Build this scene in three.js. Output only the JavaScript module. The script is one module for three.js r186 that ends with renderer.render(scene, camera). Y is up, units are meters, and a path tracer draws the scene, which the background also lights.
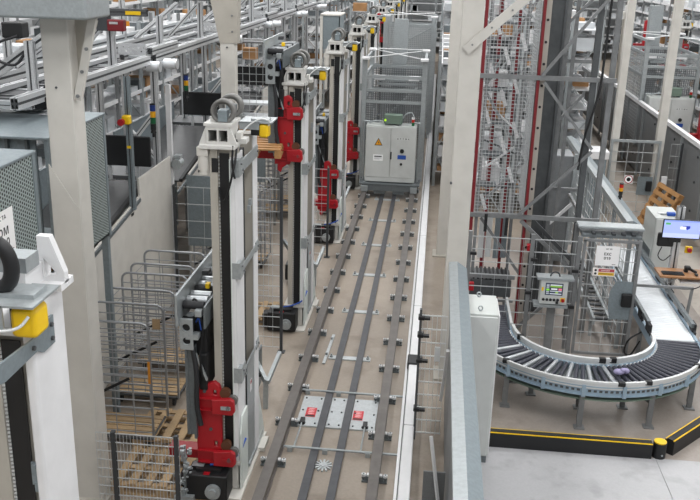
import * as THREE from 'three';
import { mergeGeometries, toCreasedNormals } from 'three/addons/utils/BufferGeometryUtils.js';
import { RoundedBoxGeometry } from 'three/addons/geometries/RoundedBoxGeometry.js';
import { RectAreaLightUniformsLib } from 'three/addons/lights/RectAreaLightUniformsLib.js';
RectAreaLightUniformsLib.init();

// ---------------------------------------------------------------- camera, light, exposure
const scene = new THREE.Scene();
const camera = new THREE.PerspectiveCamera(32.03, 7 / 5, 0.1, 200);
camera.position.set(0, 6, 0);
camera.up.set(-0.0577, 0.948, -0.313);
camera.lookAt(-0.088, 6 - 0.317, -0.944);
scene.background = new THREE.Color(0x000000);
const renderer = new THREE.WebGLRenderer();
renderer.toneMapping = THREE.LinearToneMapping;
renderer.toneMappingExposure = 1.0;
renderer.shadowMap.enabled = true;
const LAMP = { y: 10.4, nx: 5, nz: 8, x0: -12, dx: 6.4, z0: 3, dz: -8.6, w: 1.3, l: 6.0, I: 11 };

// ---------------------------------------------------------------- helpers
let seed = 20240611;
const rnd = () => { seed = (seed * 1664525 + 1013904223) >>> 0; return seed / 4294967296; };
const rr = (a, b) => a + (b - a) * rnd();
const V = (x, y, z) => new THREE.Vector3(x, y, z);
const used = {};
function numbered(n) { if (!(n in used)) { used[n] = 0; return n; } used[n]++; return n + '_' + String(used[n]).padStart(3, '0'); }
const origin = new WeakMap();
function prep(g) {
  let h = g.index ? g.toNonIndexed() : g.clone();
  for (const k of Object.keys(h.attributes)) if (!['position', 'normal', 'uv'].includes(k)) h.deleteAttribute(k);
  if (!h.attributes.normal) h.computeVertexNormals();
  const p = h.attributes.position, n = p.count, uv = new Float32Array(n * 2);
  const a = V(), b = V(), c = V();
  for (let i = 0; i < n; i += 3) {
    a.fromBufferAttribute(p, i); b.fromBufferAttribute(p, i + 1); c.fromBufferAttribute(p, i + 2);
    const nx = Math.abs((b.y - a.y) * (c.z - a.z) - (b.z - a.z) * (c.y - a.y));
    const ny = Math.abs((b.z - a.z) * (c.x - a.x) - (b.x - a.x) * (c.z - a.z));
    const nz = Math.abs((b.x - a.x) * (c.y - a.y) - (b.y - a.y) * (c.x - a.x));
    for (let k = 0; k < 3; k++) {
      const q = k === 0 ? a : k === 1 ? b : c, o = (i + k) * 2;
      if (ny >= nx && ny >= nz) { uv[o] = q.x; uv[o + 1] = q.z; }
      else if (nx >= nz) { uv[o] = q.z; uv[o + 1] = q.y; }
      else { uv[o] = q.x; uv[o + 1] = q.y; }
    }
  }
  h.setAttribute('uv', new THREE.BufferAttribute(uv, 2));
  h.morphAttributes = {};
  return h;
}
function merge(list, keepUv) {
  const flat = list.flat(Infinity);
  if (keepUv) return flat[0];
  const m = flat.map(prep);
  return m.length === 1 ? m[0] : mergeGeometries(m, false);
}
function meshOf(name, geos, mat, keepUv) {
  const me = new THREE.Mesh(merge(Array.isArray(geos) ? geos : [geos], keepUv), mat);
  me.name = name; me.castShadow = true; me.receiveShadow = true;
  return me;
}
// a thing made of parts; its parts are written in world coordinates unless the thing is a prototype at the origin
function thing(name, label, category, pos = [0, 0, 0], group) {
  const o = new THREE.Group(); o.name = numbered(name); o.position.set(...pos); o.userData = { label, category };
  if (group) o.userData.group = group;
  scene.add(o); origin.set(o, V(...pos)); return o;
}
function part(parent, name, geos, mat, keepUv) {
  const me = meshOf(name, geos, mat, keepUv);
  let r = parent; while (r && !origin.has(r)) r = r.parent;
  if (r) { const o = origin.get(r); me.geometry.translate(-o.x, -o.y, -o.z); }
  parent.add(me); return me;
}
function single(name, label, category, geos, mat, group) {           // a thing of one mesh
  const me = meshOf(numbered(name), geos, mat); me.userData = { label, category }; if (group) me.userData.group = group;
  scene.add(me); return me;
}
function struct(name, geos, mat) { const me = meshOf(name, geos, mat); me.userData = { kind: 'structure' }; scene.add(me); return me; }
function copy(o, pos, label, rotY = 0) {
  const c = o.clone(); c.name = numbered(o.name.replace(/_\d{3}$/, '')); c.position.set(...pos); c.rotation.y = rotY;
  c.userData = { ...o.userData, label }; scene.add(c); return c;
}
// geometry makers
const bx = (w, h, d, x, y, z) => new THREE.BoxGeometry(w, h, d).translate(x, y, z);
const b2 = (x0, x1, y0, y1, z0, z1) => bx(Math.abs(x1 - x0), Math.abs(y1 - y0), Math.abs(z1 - z0), (x0 + x1) / 2, (y0 + y1) / 2, (z0 + z1) / 2);
const rb = (x0, x1, y0, y1, z0, z1, r = .012, s = 1) => new RoundedBoxGeometry(Math.abs(x1 - x0), Math.abs(y1 - y0), Math.abs(z1 - z0), s, r).translate((x0 + x1) / 2, (y0 + y1) / 2, (z0 + z1) / 2);
function frameMatrix(p, q) {
  const d = q.clone().sub(p), L = d.length(), z = d.clone().normalize();
  const up = Math.abs(z.y) > .99 ? V(0, 0, 1) : V(0, 1, 0);
  const x = V().crossVectors(up, z).normalize(), y = V().crossVectors(z, x);
  const m = new THREE.Matrix4().makeBasis(x, y, z); m.setPosition(p.clone().add(q).multiplyScalar(.5)); return [m, L];
}
const A3 = a => a.isVector3 ? a : V(...a);
function bar(p, q, w, h = w) { const [m, L] = frameMatrix(A3(p), A3(q)); return new THREE.BoxGeometry(w, h, L).applyMatrix4(m); }
function alu(p, q, w, h = w) {                                         // slotted extrusion: a core and four corner ribs
  const [m, L] = frameMatrix(A3(p), A3(q)), o = [];
  o.push(new THREE.BoxGeometry(w * .8, h * .8, L).applyMatrix4(m));
  for (const sx of [-1, 1]) for (const sy of [-1, 1]) o.push(new THREE.BoxGeometry(w * .38, h * .38, L).translate(sx * w * .31, sy * h * .31, 0).applyMatrix4(m));
  return o;
}
function aluPart(t, name, p, q, w, h = w, m) {                          // ribs, with the core as a sub-part, coloured dark for the slot shadows
  const g = alu(p, q, w, h), o = part(t, name, g.slice(1), m || M.alu); part(o, 'slot_shade_core', [g[0]], M.aluSlotShade); return o;
}
function rod(p, q, r, seg = 6) { const [m, L] = frameMatrix(A3(p), A3(q)); return new THREE.CylinderGeometry(r, r, L, seg).rotateX(Math.PI / 2).applyMatrix4(m); }
function pipe(pts, r, n = 24, seg = 6, curve = .0) { return new THREE.TubeGeometry(new THREE.CatmullRomCurve3(pts.map(A3), false, 'catmullrom', curve || .5), n, r, seg); }
const cylY = (r, h, x, y, z, s = 16, r2 = r) => new THREE.CylinderGeometry(r2, r, h, s).translate(x, y, z);
const cylX = (r, l, x, y, z, s = 14) => new THREE.CylinderGeometry(r, r, l, s).rotateZ(Math.PI / 2).translate(x, y, z);
const cylZ = (r, l, x, y, z, s = 14) => new THREE.CylinderGeometry(r, r, l, s).rotateX(Math.PI / 2).translate(x, y, z);
function ringZ(ro, ri, w, x, y, z, s = 22) {
  const b = .012, pts = [[ri, -w / 2], [ro - b, -w / 2], [ro, -w / 2 + b], [ro, w / 2 - b], [ro - b, w / 2], [ri, w / 2], [ri, -w / 2]].map(a => new THREE.Vector2(...a));
  return new THREE.LatheGeometry(pts, s).rotateX(Math.PI / 2).translate(x, y, z);
}
function poly(pts, holes, depth, bevel = 0) {                          // outline in x,y extruded along +z
  const s = new THREE.Shape(pts.map(p => new THREE.Vector2(...p)));
  for (const h of holes || []) s.holes.push(new THREE.Path(h.map(p => new THREE.Vector2(...p))));
  return new THREE.ExtrudeGeometry(s, { depth, bevelEnabled: bevel > 0, bevelSize: bevel, bevelThickness: bevel, bevelSegments: 1 });
}
// outline in (z,y) extruded along x from x0
function polyX(pts, x0, depth, holes) { return poly(pts.map(([z, y]) => [-z, y]), (holes || []).map(h => h.map(([z, y]) => [-z, y])), depth).rotateY(Math.PI / 2).translate(x0, 0, 0); }
const circ = (x, y, r, n = 14) => Array.from({ length: n }, (_, i) => [x + r * Math.cos(-i / n * 2 * Math.PI), y + r * Math.sin(-i / n * 2 * Math.PI)]);
const rect = (x0, x1, y0, y1) => [[x0, y0], [x0, y1], [x1, y1], [x1, y0]];
// wires: a panel spanned by o, o+u, o+v
function wires(o, u, v, nu, nv, t) {
  o = A3(o); u = A3(u); v = A3(v); const out = [];
  for (let i = 0; i <= nu; i++) { const a = o.clone().addScaledVector(u, i / nu); out.push(bar(a, a.clone().add(v), t)); }
  for (let i = 0; i <= nv; i++) { const a = o.clone().addScaledVector(v, i / nv); out.push(bar(a, a.clone().add(u), t)); }
  return out;
}
function hoop(x0, x1, y0, y1, z, r, rad = .1) {                        // upside-down U of tube
  const p = [V(x0, y0, z), V(x0, y1 - rad, z)];
  for (let i = 1; i <= 4; i++) { const a = i / 4 * Math.PI / 2; p.push(V(x0 + rad - rad * Math.cos(a), y1 - rad + rad * Math.sin(a), z)); }
  for (let i = 0; i <= 4; i++) { const a = i / 4 * Math.PI / 2; p.push(V(x1 - rad + rad * Math.sin(a), y1 - rad + rad * Math.cos(a), z)); }
  p.push(V(x1, y0, z));
  const path = new THREE.CurvePath(); for (let i = 0; i + 1 < p.length; i++) path.add(new THREE.LineCurve3(p[i], p[i + 1]));
  const out = []; for (let i = 0; i + 1 < p.length; i++) if (p[i].distanceTo(p[i + 1]) > .001) out.push(rod(p[i], p[i + 1], r, 6));
  return out;
}

// ---------------------------------------------------------------- textures and materials
function hash2(x, y, s) { let h = (x * 374761393 + y * 668265263 + s * 2147483647) | 0; h = Math.imul(h ^ (h >>> 13), 1274126177); return ((h ^ (h >>> 16)) >>> 0) / 4294967296; }
function vnoise(u, v, per, s) {
  const x = u * per, y = v * per, xi = Math.floor(x), yi = Math.floor(y), fx = x - xi, fy = y - yi, sx = fx * fx * (3 - 2 * fx), sy = fy * fy * (3 - 2 * fy);
  const w = a => ((a % per) + per) % per;
  const a = hash2(w(xi), w(yi), s), b = hash2(w(xi + 1), w(yi), s), c = hash2(w(xi), w(yi + 1), s), d = hash2(w(xi + 1), w(yi + 1), s);
  return a + (b - a) * sx + (c - a) * sy + (a - b - c + d) * sx * sy;
}
function tex(size, fn, metres, srgb = true) {
  const data = new Uint8Array(size * size * 4);
  for (let j = 0; j < size; j++) for (let i = 0; i < size; i++) {
    const c = fn(i / size, j / size), o = (j * size + i) * 4;
    for (let k = 0; k < 3; k++) data[o + k] = Math.max(0, Math.min(255, (Array.isArray(c) ? c[k] : c) * 255)); data[o + 3] = 255;
  }
  const t = new THREE.DataTexture(data, size, size); t.magFilter = THREE.LinearFilter; t.minFilter = THREE.LinearFilter; t.wrapS = t.wrapT = THREE.RepeatWrapping;
  if (srgb) t.colorSpace = THREE.SRGBColorSpace; t.repeat.set(1 / metres, 1 / metres); t.needsUpdate = true; return t;
}
const fbm = (u, v, p, s, o = 4) => { let a = 0, w = .5, n = 0; for (let i = 0; i < o; i++) { a += w * vnoise(u, v, p << i, s + i); n += w; w *= .55; } return a / n; };
const paintMap = tex(256, (u, v) => .93 + .07 * fbm(u, v, 6, 3), 1.1);
const galvMap = tex(256, (u, v) => .89 + .11 * fbm(u, v, 24, 11, 3), .5);
const steelMap = tex(256, (u, v) => .84 + .16 * fbm(u, v, 10, 21), .8);
const brushMap = tex(256, (u, v) => .88 + .12 * vnoise(u * .999, v, 64, 31) * (.6 + .4 * vnoise(v, u, 4, 32)), .4);
const floorMap = tex(512, (u, v) => {
  const n = fbm(u, v, 5, 41, 5), f = vnoise(u, v, 256, 45), st = Math.max(0, fbm(u, v, 9, 48, 4) - .6) * .45;
  const k = .80 + .2 * n + .05 * (f - .5) - st; return [k, k * (.992 - st * .1), k * (.985 - st * .2)];
}, 4.6);
const floorMap2 = tex(512, (u, v) => {
  const n = fbm(u, v, 4, 61, 5), f = vnoise(u, v, 200, 65), sc = Math.max(0, fbm(u, v, 14, 68, 3) - .58) * .35;
  const k = .9 + .1 * n + .03 * (f - .5) - sc; return k;
}, 3.4);
const woodMap = tex(256, (u, v) => { const g = vnoise(u, v, 3, 71) + .5 * vnoise(u * 1, v, 48, 72); const k = .78 + .15 * g; return [k, k * .96, k * .9]; }, .7);
const perfMap = tex(128, (u, v) => { const a = (u * 8) % 1 - .5, b = (v * 8 + (Math.floor(u * 8) % 2) * .5) % 1 - .5; return a * a + b * b < .11 ? .22 : .95; }, .3);
const std = (color, roughness = .55, metalness = 0, map = paintMap, extra = {}) => new THREE.MeshStandardMaterial({ color, roughness, metalness, map, ...extra });
const M = {
  headPaint: std(0xd3d2ce, .45), cream: std(0xcfccc5, .5), creamDark: std(0xb2ada3, .5), white: std(0xe4e4e5, .45), whiteGreen: std(0xdbe2dd, .4), cab: std(0xc0c4c1, .45), cabDoor: std(0xc8cbc9, .42),
  galv: std(0xaab0b2, .4, .4, galvMap), galvDark: std(0x747b7e, .45, .4, galvMap), galvBlue: std(0x8b969b, .45, .35, galvMap), alu: std(0xdadcde, .34, .45, brushMap), aluDark: std(0x636567, .42, .4, brushMap), aluSlotShade: std(0x4a4c4e, .5, .3, brushMap),  // last tone is the groove shadow of the extrusions, put into the colour
  steel: std(0x8c8e8f, .45, .35, steelMap), steelDark: std(0x5c5f61, .5, .3, steelMap), rail: std(0x6f6a66, .5, .3, steelMap), railDark: std(0x55565a, .5, .3, steelMap), plate: std(0xc3c8ca, .4, .3, galvMap),
  red: std(0xa81420, .42), redDark: std(0x77141c, .5), yellow: std(0xf0c50c, .45), black: std(0x17181a, .5), rubber: std(0x242528, .65), darkGrey: std(0x3a3d40, .55), blue: std(0x2450a8, .5), lightBlue: std(0x9db2c2, .42, .3),
  roller: std(0x3a3c46, .38, .1), rollerLight: std(0xb9bdc0, .3, .4), rollerWhite: std(0xe3e7ea, .4, .1), guide: std(0xd6d8d8, .35, .2), wheel: std(0x706f6c, .5), brown: std(0x5c3a26, .5),
  wood: std(0xb28a5c, .7, 0, woodMap), woodPale: std(0xbfa98a, .75, 0, woodMap), table: std(0xb08560, .5, 0, woodMap), wire: std(0xb9bcbd, .45, .3, null), wireDark: std(0x74777a, .45, .3, null), wireWhite: std(0xd9dbdb, .45, .15, null), cage: std(0x9a9da0, .38, .4, null),
  floor: std(0xa69b8e, .48, 0, floorMap), floorMid: std(0xa49c95, .4, 0, floorMap), floorLight: std(0xb3b3b5, .36, 0, floorMap2), floorCream: std(0xb4aca2, .42, 0, floorMap2), wall: std(0xb4b7b9, .8), ceiling: std(0x74787c, .85),
  perf: std(0xa9b5b3, .5, .25, perfMap), tray: std(0x4b4c4d, .4, .2, steelMap), lilac: std(0x9c95b8, .6), green: std(0x6f8275, .5), orange: std(0xe0922a, .5), panelGrey: std(0x85888a, .4, .25, brushMap), tote: std(0xc5c9cc, .5), cardboard: std(0xb08a62, .75, 0, woodMap),
  plexi: new THREE.MeshPhysicalMaterial({ color: 0xb9c2c6, roughness: .12, transmission: .75, thickness: 0, metalness: 0, ior: 1.45 }),
  lampGlow: new THREE.MeshStandardMaterial({ color: 0xffffff, emissive: 0xffffff, emissiveIntensity: 3 }),
  ledGreen: new THREE.MeshStandardMaterial({ color: 0x90c020, emissive: 0xb0e020, emissiveIntensity: .8 }), ledRed: std(0xc02018, .3), ledAmber: std(0xe8a818, .3), ledBlue: std(0x203a80, .3), ledGreenOff: std(0x17603a, .3),
};
function canvasMat(w, h, draw, emissive = 0) {
  const c = document.createElement('canvas'); c.width = w; c.height = h; const g = c.getContext('2d'); draw(g, w, h);
  const t = new THREE.CanvasTexture(c); t.colorSpace = THREE.SRGBColorSpace;
  const m = new THREE.MeshStandardMaterial({ map: t, roughness: .5 });
  if (emissive) { m.emissive = new THREE.Color(0xffffff); m.emissiveMap = t; m.emissiveIntensity = emissive; }
  return m;
}
// flat print: plane facing +z (rotY turns it) with its own uv, as a thin sheet
function print(parent, name, w, h, x, y, z, mat, rotY = 0, rotX = 0) { return part(parent, name, [new THREE.PlaneGeometry(w, h).rotateX(rotX).rotateY(rotY).translate(x, y, z)], mat, true); }

// ---------------------------------------------------------------- the hall
const HX0 = -19, HX1 = 21, HZ0 = 8, HZ1 = -66, HY = 11;
struct('floor', [b2(HX0, .62, -.3, 0, HZ0, HZ1), b2(.62, HX1, -.3, 0, -19.5, HZ1)], M.floor);
struct('floor_001', [b2(.62, 5.0, -.3, 0, -10.16, -19.5)], M.floorMid);
struct('floor_002', [b2(.62, 3.075, -.3, 0, HZ0, -10.16), b2(3.085, HX1, -.3, 0, HZ0, -10.16), b2(3.07, 3.09, -.3, -.012, HZ0, -10.16)], M.floorLight);
struct('floor_003', [b2(5.0, HX1, -.3, 0, -10.16, -19.5)], M.floorCream);
struct('ceiling', [b2(HX0 - .3, HX1 + .3, HY, HY + .3, HZ0 + .3, HZ1 - .3)], M.ceiling);
struct('wall_left', [b2(HX0 - .3, HX0, -.3, HY, HZ0, HZ1)], M.wall);
struct('wall_right', [b2(HX1, HX1 + .3, -.3, HY, HZ0, HZ1)], M.wall);
struct('wall_back', [b2(HX0 - .3, HX1 + .3, -.3, HY, HZ1 - .3, HZ1)], M.wall);
struct('wall_front', [b2(HX0 - .3, HX1 + .3, -.3, HY, HZ0, HZ0 + .3)], M.wall);
for (let i = 0; i < LAMP.nx; i++) for (let j = 0; j < LAMP.nz; j++) {
  const x = LAMP.x0 + i * LAMP.dx, z = LAMP.z0 + j * LAMP.dz;
  const t = thing('ceiling_lamp', 'long white strip lamp hanging below the hall ceiling', 'lamp', [x, LAMP.y, z], 'strip lamps below the hall ceiling');
  part(t, 'housing', [b2(x - LAMP.w / 2 - .05, x + LAMP.w / 2 + .05, LAMP.y + .02, LAMP.y + .1, z - LAMP.l / 2, z + LAMP.l / 2)], M.white);
  part(t, 'hanger', [rod([x, LAMP.y + .1, z - 2], [x, HY, z - 2], .01), rod([x, LAMP.y + .1, z + 2], [x, HY, z + 2], .01)], M.steel);
  part(t, 'diffuser', [b2(x - LAMP.w / 2, x + LAMP.w / 2, LAMP.y, LAMP.y + .02, z - LAMP.l / 2, z + LAMP.l / 2)], M.lampGlow);
  const L = new THREE.RectAreaLight(0xffffff, LAMP.I, LAMP.w, LAMP.l); L.position.set(x, LAMP.y - .01, z); L.rotation.x = -Math.PI / 2; L.castShadow = true; scene.add(L);
}

// ---------------------------------------------------------------- aisle: rails, plates, guard
const clipGeo = (() => { // a clamp: base, bolt, shoe
  return merge([bx(.1, .02, .08, -.01, .01, 0), bx(.05, .06, .05, -.03, .05, 0), cylY(.014, .09, .02, .06, 0, 6), cylY(.026, .02, .02, .05, 0, 6)]);
})();
const nutGeo = merge([cylY(.028, .03, .02, .085, 0, 6), bx(.03, .02, .05, -.035, .09, 0)]);
function railThing(name, label, x, w, h, mat, z0, z1, clips) {
  const t = thing(name, label, 'rail', [x, 0, z0]);
  part(t, 'rail_bar', [b2(x - w / 2, x + w / 2, h * .55, h, z0, z1), b2(x - w * .2, x + w * .2, .02, h * .55, z0, z1), b2(x - w * .5, x + w * .5, 0, .025, z0, z1)], mat);
  for (const [cz, side] of clips) {
    const c = new THREE.Mesh(clipGeo, M.galvDark); c.name = 'rail_clip'; c.castShadow = c.receiveShadow = true; const nt = new THREE.Mesh(nutGeo, M.white); nt.name = 'nut'; nt.castShadow = nt.receiveShadow = true; c.add(nt);
    c.position.set(side * (w / 2 + .05), 0, cz - z0); c.rotation.y = side < 0 ? Math.PI : 0; t.add(c);
  }
  return t;
}
const cl = (z, n, s) => { const o = []; for (let i = 0; i < n; i++) for (const k of s) o.push([z - i * 1.0, k]); return o; };
railThing('crane_rail', 'wide dark steel rail on the floor next to the lift masts', -1.75, .125, .17, M.rail, -6, -48, cl(-8.3, 22, [-1, 1]));
railThing('crane_rail', 'dark steel rail on the floor beside the white guard strip', -.475, .125, .17, M.rail, -6, -48, cl(-8.12, 22, [-1, 1]));
railThing('guide_strip', 'narrow dark floor strip of the middle pair, left one', -1.28, .1, .05, M.railDark, -6, -48, []);
railThing('guide_strip', 'narrow dark floor strip of the middle pair, right one', -.955, .1, .05, M.railDark, -6, -48, []);
for (let i = 0; i < 6; i++) {
  const z = -12.46 - i * 1.94, t = thing('tie_plate', ['bright steel tie plate under the middle strips, nearest the floor cover plates', 'second bright steel tie plate under the middle strips from the camera', 'third bright steel tie plate under the middle strips from the camera', 'fourth bright steel tie plate under the middle strips from the camera', 'bright steel tie plate just in front of the crane', 'bright steel tie plate under the crane'][i], 'tie plate', [-1.12, 0, z]);
  part(t, 'plate', [b2(-1.45, -.79, .0, .018, z - .06, z + .06)], M.plate);
  for (const x of [-1.41, -.83]) part(t, 'bolt', [cylY(.03, .03, x, .03, z, 6), cylY(.014, .06, x, .045, z, 6)], M.galv);
}
for (const [k, z0, lab] of [[0, -11.22, 'thin bright rod across the rails behind the cover plates'], [1, -9.66, 'thin bright rod across the rails in front of the cover plates']]) {
  const t = thing('cross_rod', lab, 'rod', [-1.1, 0, z0]);
  part(t, 'rod', [rod([-1.68, .06, z0], [-.2, .06, z0], .018)], M.galv);
  for (const x of [-1.6, -.6, -1.15]) part(t, 'holder', [bx(.06, .06, .06, x, .03, z0)], M.galv);
}
[['left', -1.63, -1.335], ['middle', -1.225, -1.01], ['right', -.9, -.56]].forEach(([w, x0, x1], i) => {
  const t = thing('cover_plate', 'galvanised floor cover plate between the rails, ' + ['left one with a red label', 'middle one without label', 'right one with a red label'][i], 'floor plate', [(x0 + x1) / 2, 0, -10.7], 'floor cover plates between the rails');
  part(t, 'plate', [b2(x0, x1, .0, .02, -10.28, -11.12)], M.plate);
  for (const x of [x0 + .04, x1 - .04]) for (const z of [-10.35, -10.7, -11.05]) part(t, 'bolt', [cylY(.014, .012, x, .026, z, 6)], M.steelDark);
  if (i !== 1) {
    const xm = i ? -.815 : -1.47;
    print(t, 'red_label', .14, .26, xm, .024, -10.65, redLabel(), 0, -Math.PI / 2);
    const h = part(t, 'hinge', [b2(xm - .03 + (i ? .12 : -.08), xm + .03 + (i ? .12 : -.08), .02, .06, -10.3, -10.44), b2(xm - .045 + (i ? .12 : -.08), xm + .045 + (i ? .12 : -.08), .02, .035, -10.32, -10.36)], M.black);
    part(t, 'stay_rod', [rod([xm + (i ? .12 : -.08), .045, -10.3], [xm + (i ? .12 : -.08), .06, -9.66], .013)], M.galv);
  }
});
function redLabel() {
  if (redLabel.m) return redLabel.m;
  return redLabel.m = canvasMat(64, 128, (g, w, h) => { g.fillStyle = '#c42a33'; g.fillRect(0, 0, w, h); g.fillStyle = '#e9c9c9'; for (let i = 0; i < 4; i++) { g.fillRect(12, 10 + i * 22, 40, 5); g.fillRect(16, 18 + i * 22, 26, 4); } g.fillStyle = '#1a1214'; g.fillRect(4, 102, 56, 20); });
}
{ // star shaped drain grate
  const t = thing('drain_grate', 'small bright star-patterned grate lying between the middle strips', 'grate', [-1.13, 0, -9.36]);
  const gs = []; for (let k = 0; k < 6; k++) { const a = k / 6 * Math.PI; gs.push(bar([-1.13 - .11 * Math.cos(a), .012, -9.36 - .13 * Math.sin(a)], [-1.13 + .11 * Math.cos(a), .012, -9.36 + .13 * Math.sin(a)], .022, .02)); }
  part(t, 'bars', gs, M.plate); part(t, 'hub', [cylY(.04, .03, -1.13, .015, -9.36, 10)], M.plate);
}
{ const t = thing('floor_bracket', 'thin bright flat bar lying loose between rail and strip', 'bracket', [-1.52, 0, -13.0]);
  part(t, 'bar', [bar([-1.5, .02, -12.2], [-1.47, .02, -13.3], .045, .02)], M.plate); part(t, 'stud', [cylY(.02, .06, -1.49, .04, -12.5, 6)], M.galv); part(t, 'stud', [cylY(.02, .06, -1.48, .04, -13.1, 6)], M.galv); }
{ // white guard strip
  const t = thing('guard_strip', 'long white conductor guard strip beside the right rail', 'guard rail', [-.13, 0, -6]);
  for (let i = 0; i < 10; i++) part(t, 'cover', [rb(-.175, -.035, .08, .2, -6 - i * 4.2 - .01, -6 - (i + 1) * 4.2 + .01, .015)], M.white);
  part(t, 'lip', [b2(-.225, -.19, .06, .12, -6, -48)], M.white);
  part(t, 'channel', [b2(-.185, -.165, .04, .1, -6, -48)], M.galvDark);
  for (let i = 0; i < 20; i++) part(t, 'foot', [b2(-.2, -.04, 0, .08, -7.2 - i * 2, -7.3 - i * 2)], M.galv);
  part(t, 'joint', [rb(-.2, -.03, .06, .23, -12.0, -12.32, .02)], M.black);
}
{ // short wire gate between guard strip and partition
  const t = thing('wire_gate', 'low wire mesh gate between the white guard strip and the grey partition', 'gate', [.1, 0, -10.2]);
  for (let i = 0; i < 10; i++) part(t, 'wire', [bar([-.03, .1 + i * .185, -10.2], [.31, .1 + i * .185, -10.2], .014)], M.wireWhite);
  part(t, 'upright_wires', Array.from({ length: 6 }, (_, i) => bar([.0 + i * .06, .08, -10.2], [.0 + i * .06, 1.78, -10.2], .006)), M.wireWhite);
  part(t, 'post', [b2(-.045, -.015, 0, 1.85, -10.17, -10.23)], M.steelDark);
  for (const y of [1.74, 1.5, 1.15, .45]) part(t, 'clamp', [rb(-.06, .02, y - .025, y + .025, -10.14, -10.26, .01), b2(.02, .09, y - .015, y + .015, -10.14, -10.2)], M.black);
  part(t, 'brace', [bar([.3, 1.84, -9.03], [.27, .91, -9.6], .035, .035)], M.white);
  part(t, 'brace', [bar([.16, 1.1, -8.4], [.285, .35, -8.2], .03, .03)], M.white);
  part(t, 'tag', [b2(.17, .24, 1.15, 1.35, -10.19, -10.17)], M.wireWhite);
  part(t, 'kick_sheet', [b2(.1, .34, 0, .72, -8.3, -8.32)], M.panelGrey);
}
// ---------------------------------------------------------------- near partition with folded cap
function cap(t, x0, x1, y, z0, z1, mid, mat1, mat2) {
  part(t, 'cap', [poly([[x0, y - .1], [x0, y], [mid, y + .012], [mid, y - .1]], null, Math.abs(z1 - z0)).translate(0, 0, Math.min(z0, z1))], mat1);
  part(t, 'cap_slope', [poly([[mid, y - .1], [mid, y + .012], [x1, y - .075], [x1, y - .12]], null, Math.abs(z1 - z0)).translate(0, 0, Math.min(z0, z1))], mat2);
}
{
  const t = thing('partition', 'long grey partition with wide galvanised cap running towards the camera', 'partition', [.42, 0, -11]);
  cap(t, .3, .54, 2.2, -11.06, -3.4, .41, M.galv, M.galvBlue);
  for (let i = 0; i < 5; i++) part(t, 'panel', [b2(.36, .39, .1, 2.1, -11.0 + i * 1.52, -11.0 + i * 1.52 + 1.49)], M.panelGrey);
  for (let i = 0; i < 6; i++) part(t, 'post', [b2(.39, .46, 0, 2.1, -11.0 + i * 1.5, -10.94 + i * 1.5)], M.galv);
}
{
  const t = thing('control_cabinet', 'tall light grey control cabinet against the near partition', 'cabinet', [.7, 0, -10]);
  part(t, 'body', [rb(.47, .9, .1, 2.03, -9.72, -10.36, .012)], M.cab); part(t, 'door', [rb(.49, .885, .13, 2.0, -9.695, -9.725, .01)], M.cabDoor);
  part(t, 'plinth', [b2(.48, .89, 0, .1, -9.74, -10.34)], M.galvDark); part(t, 'side_panel', [rb(.9, .915, .13, 2.0, -9.74, -10.34, .006)], M.white);
  for (const z of [-9.82, -10.28]) part(t, 'lifting_eye', [new THREE.TorusGeometry(.025, .008, 6, 12).translate(.68, 2.065, z), cylY(.02, .015, .68, 2.037, z, 8)], M.galv);
}
// ---------------------------------------------------------------- hall columns
function column(label, x0, x1, z0, z1, y0, y1, extra) {
  const t = thing('steel_column', label, 'column', [(x0 + x1) / 2, 0, (z0 + z1) / 2]);
  part(t, 'shaft', [rb(x0, x1, y0, y1, z0, z1, .015, 2)], M.cream);
  part(t, 'base_plate', [b2(x0 - .08, x1 + .08, 0, .03, z0 + .08, z1 - .08)], M.creamDark);
  if (extra) extra(t); return t;
}
column('cream steel column at far left behind the nearest lift mast', -3.84, -3.56, -8.3, -8.58, 0, 5.38, t => {
  part(t, 'lower_casing', [poly([[-3.86, 0.02], [-3.86, 3.95], [-3.62, 3.55], [-3.565, 3.5], [-3.565, 0.02]], null, .012).translate(0, 0, -8.295)], M.cream);
  part(t, 'knee_brace', [bar([-3.53, 4.6, -8.36], [-3.3, 5.5, -8.36], .05, .075)], M.cream);
  part(t, 'gusset', [poly([[-3.575, 4.6], [-3.575, 5.36], [-3.33, 5.36]], null, .02).translate(0, 0, -8.5)], M.creamDark);
  for (const [x, y] of [[-3.52, 4.64], [-3.46, 4.88], [-3.4, 5.1]]) part(t, 'bolt', [cylZ(.018, .03, x, y, -8.335, 8)], M.steel);
  part(t, 'bolt', [cylZ(.012, .02, -3.72, 4.72, -8.3, 8)], M.steelDark);
});
single('roof_beam', 'wide galvanised beam end resting on the left cream column', 'beam', [rb(-4.6, -3.2, 5.4, 6.4, -7.9, -8.5, .03, 2), rb(-4.66, -4.4, 5.25, 5.45, -8.0, -8.4, .02)], M.galv);
column('white steel column behind the second lift mast', -4.24, -3.95, -17.0, -17.25, 0, 4.4, t => {
  part(t, 'gusset', [poly([[-4.24, 4.38], [-4.5, 5.6], [-3.86, 5.6], [-3.9, 4.38]], null, .28).translate(0, 0, -17.27)], M.creamDark);
  part(t, 'bolt', [cylZ(.018, .02, -4.1, 4.3, -16.99, 8)], M.steelDark);
  for (const y of [4.6, 4.9]) part(t, 'bolt', [cylZ(.02, .02, -3.99, y, -16.985, 8)], M.steel);
});
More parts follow.
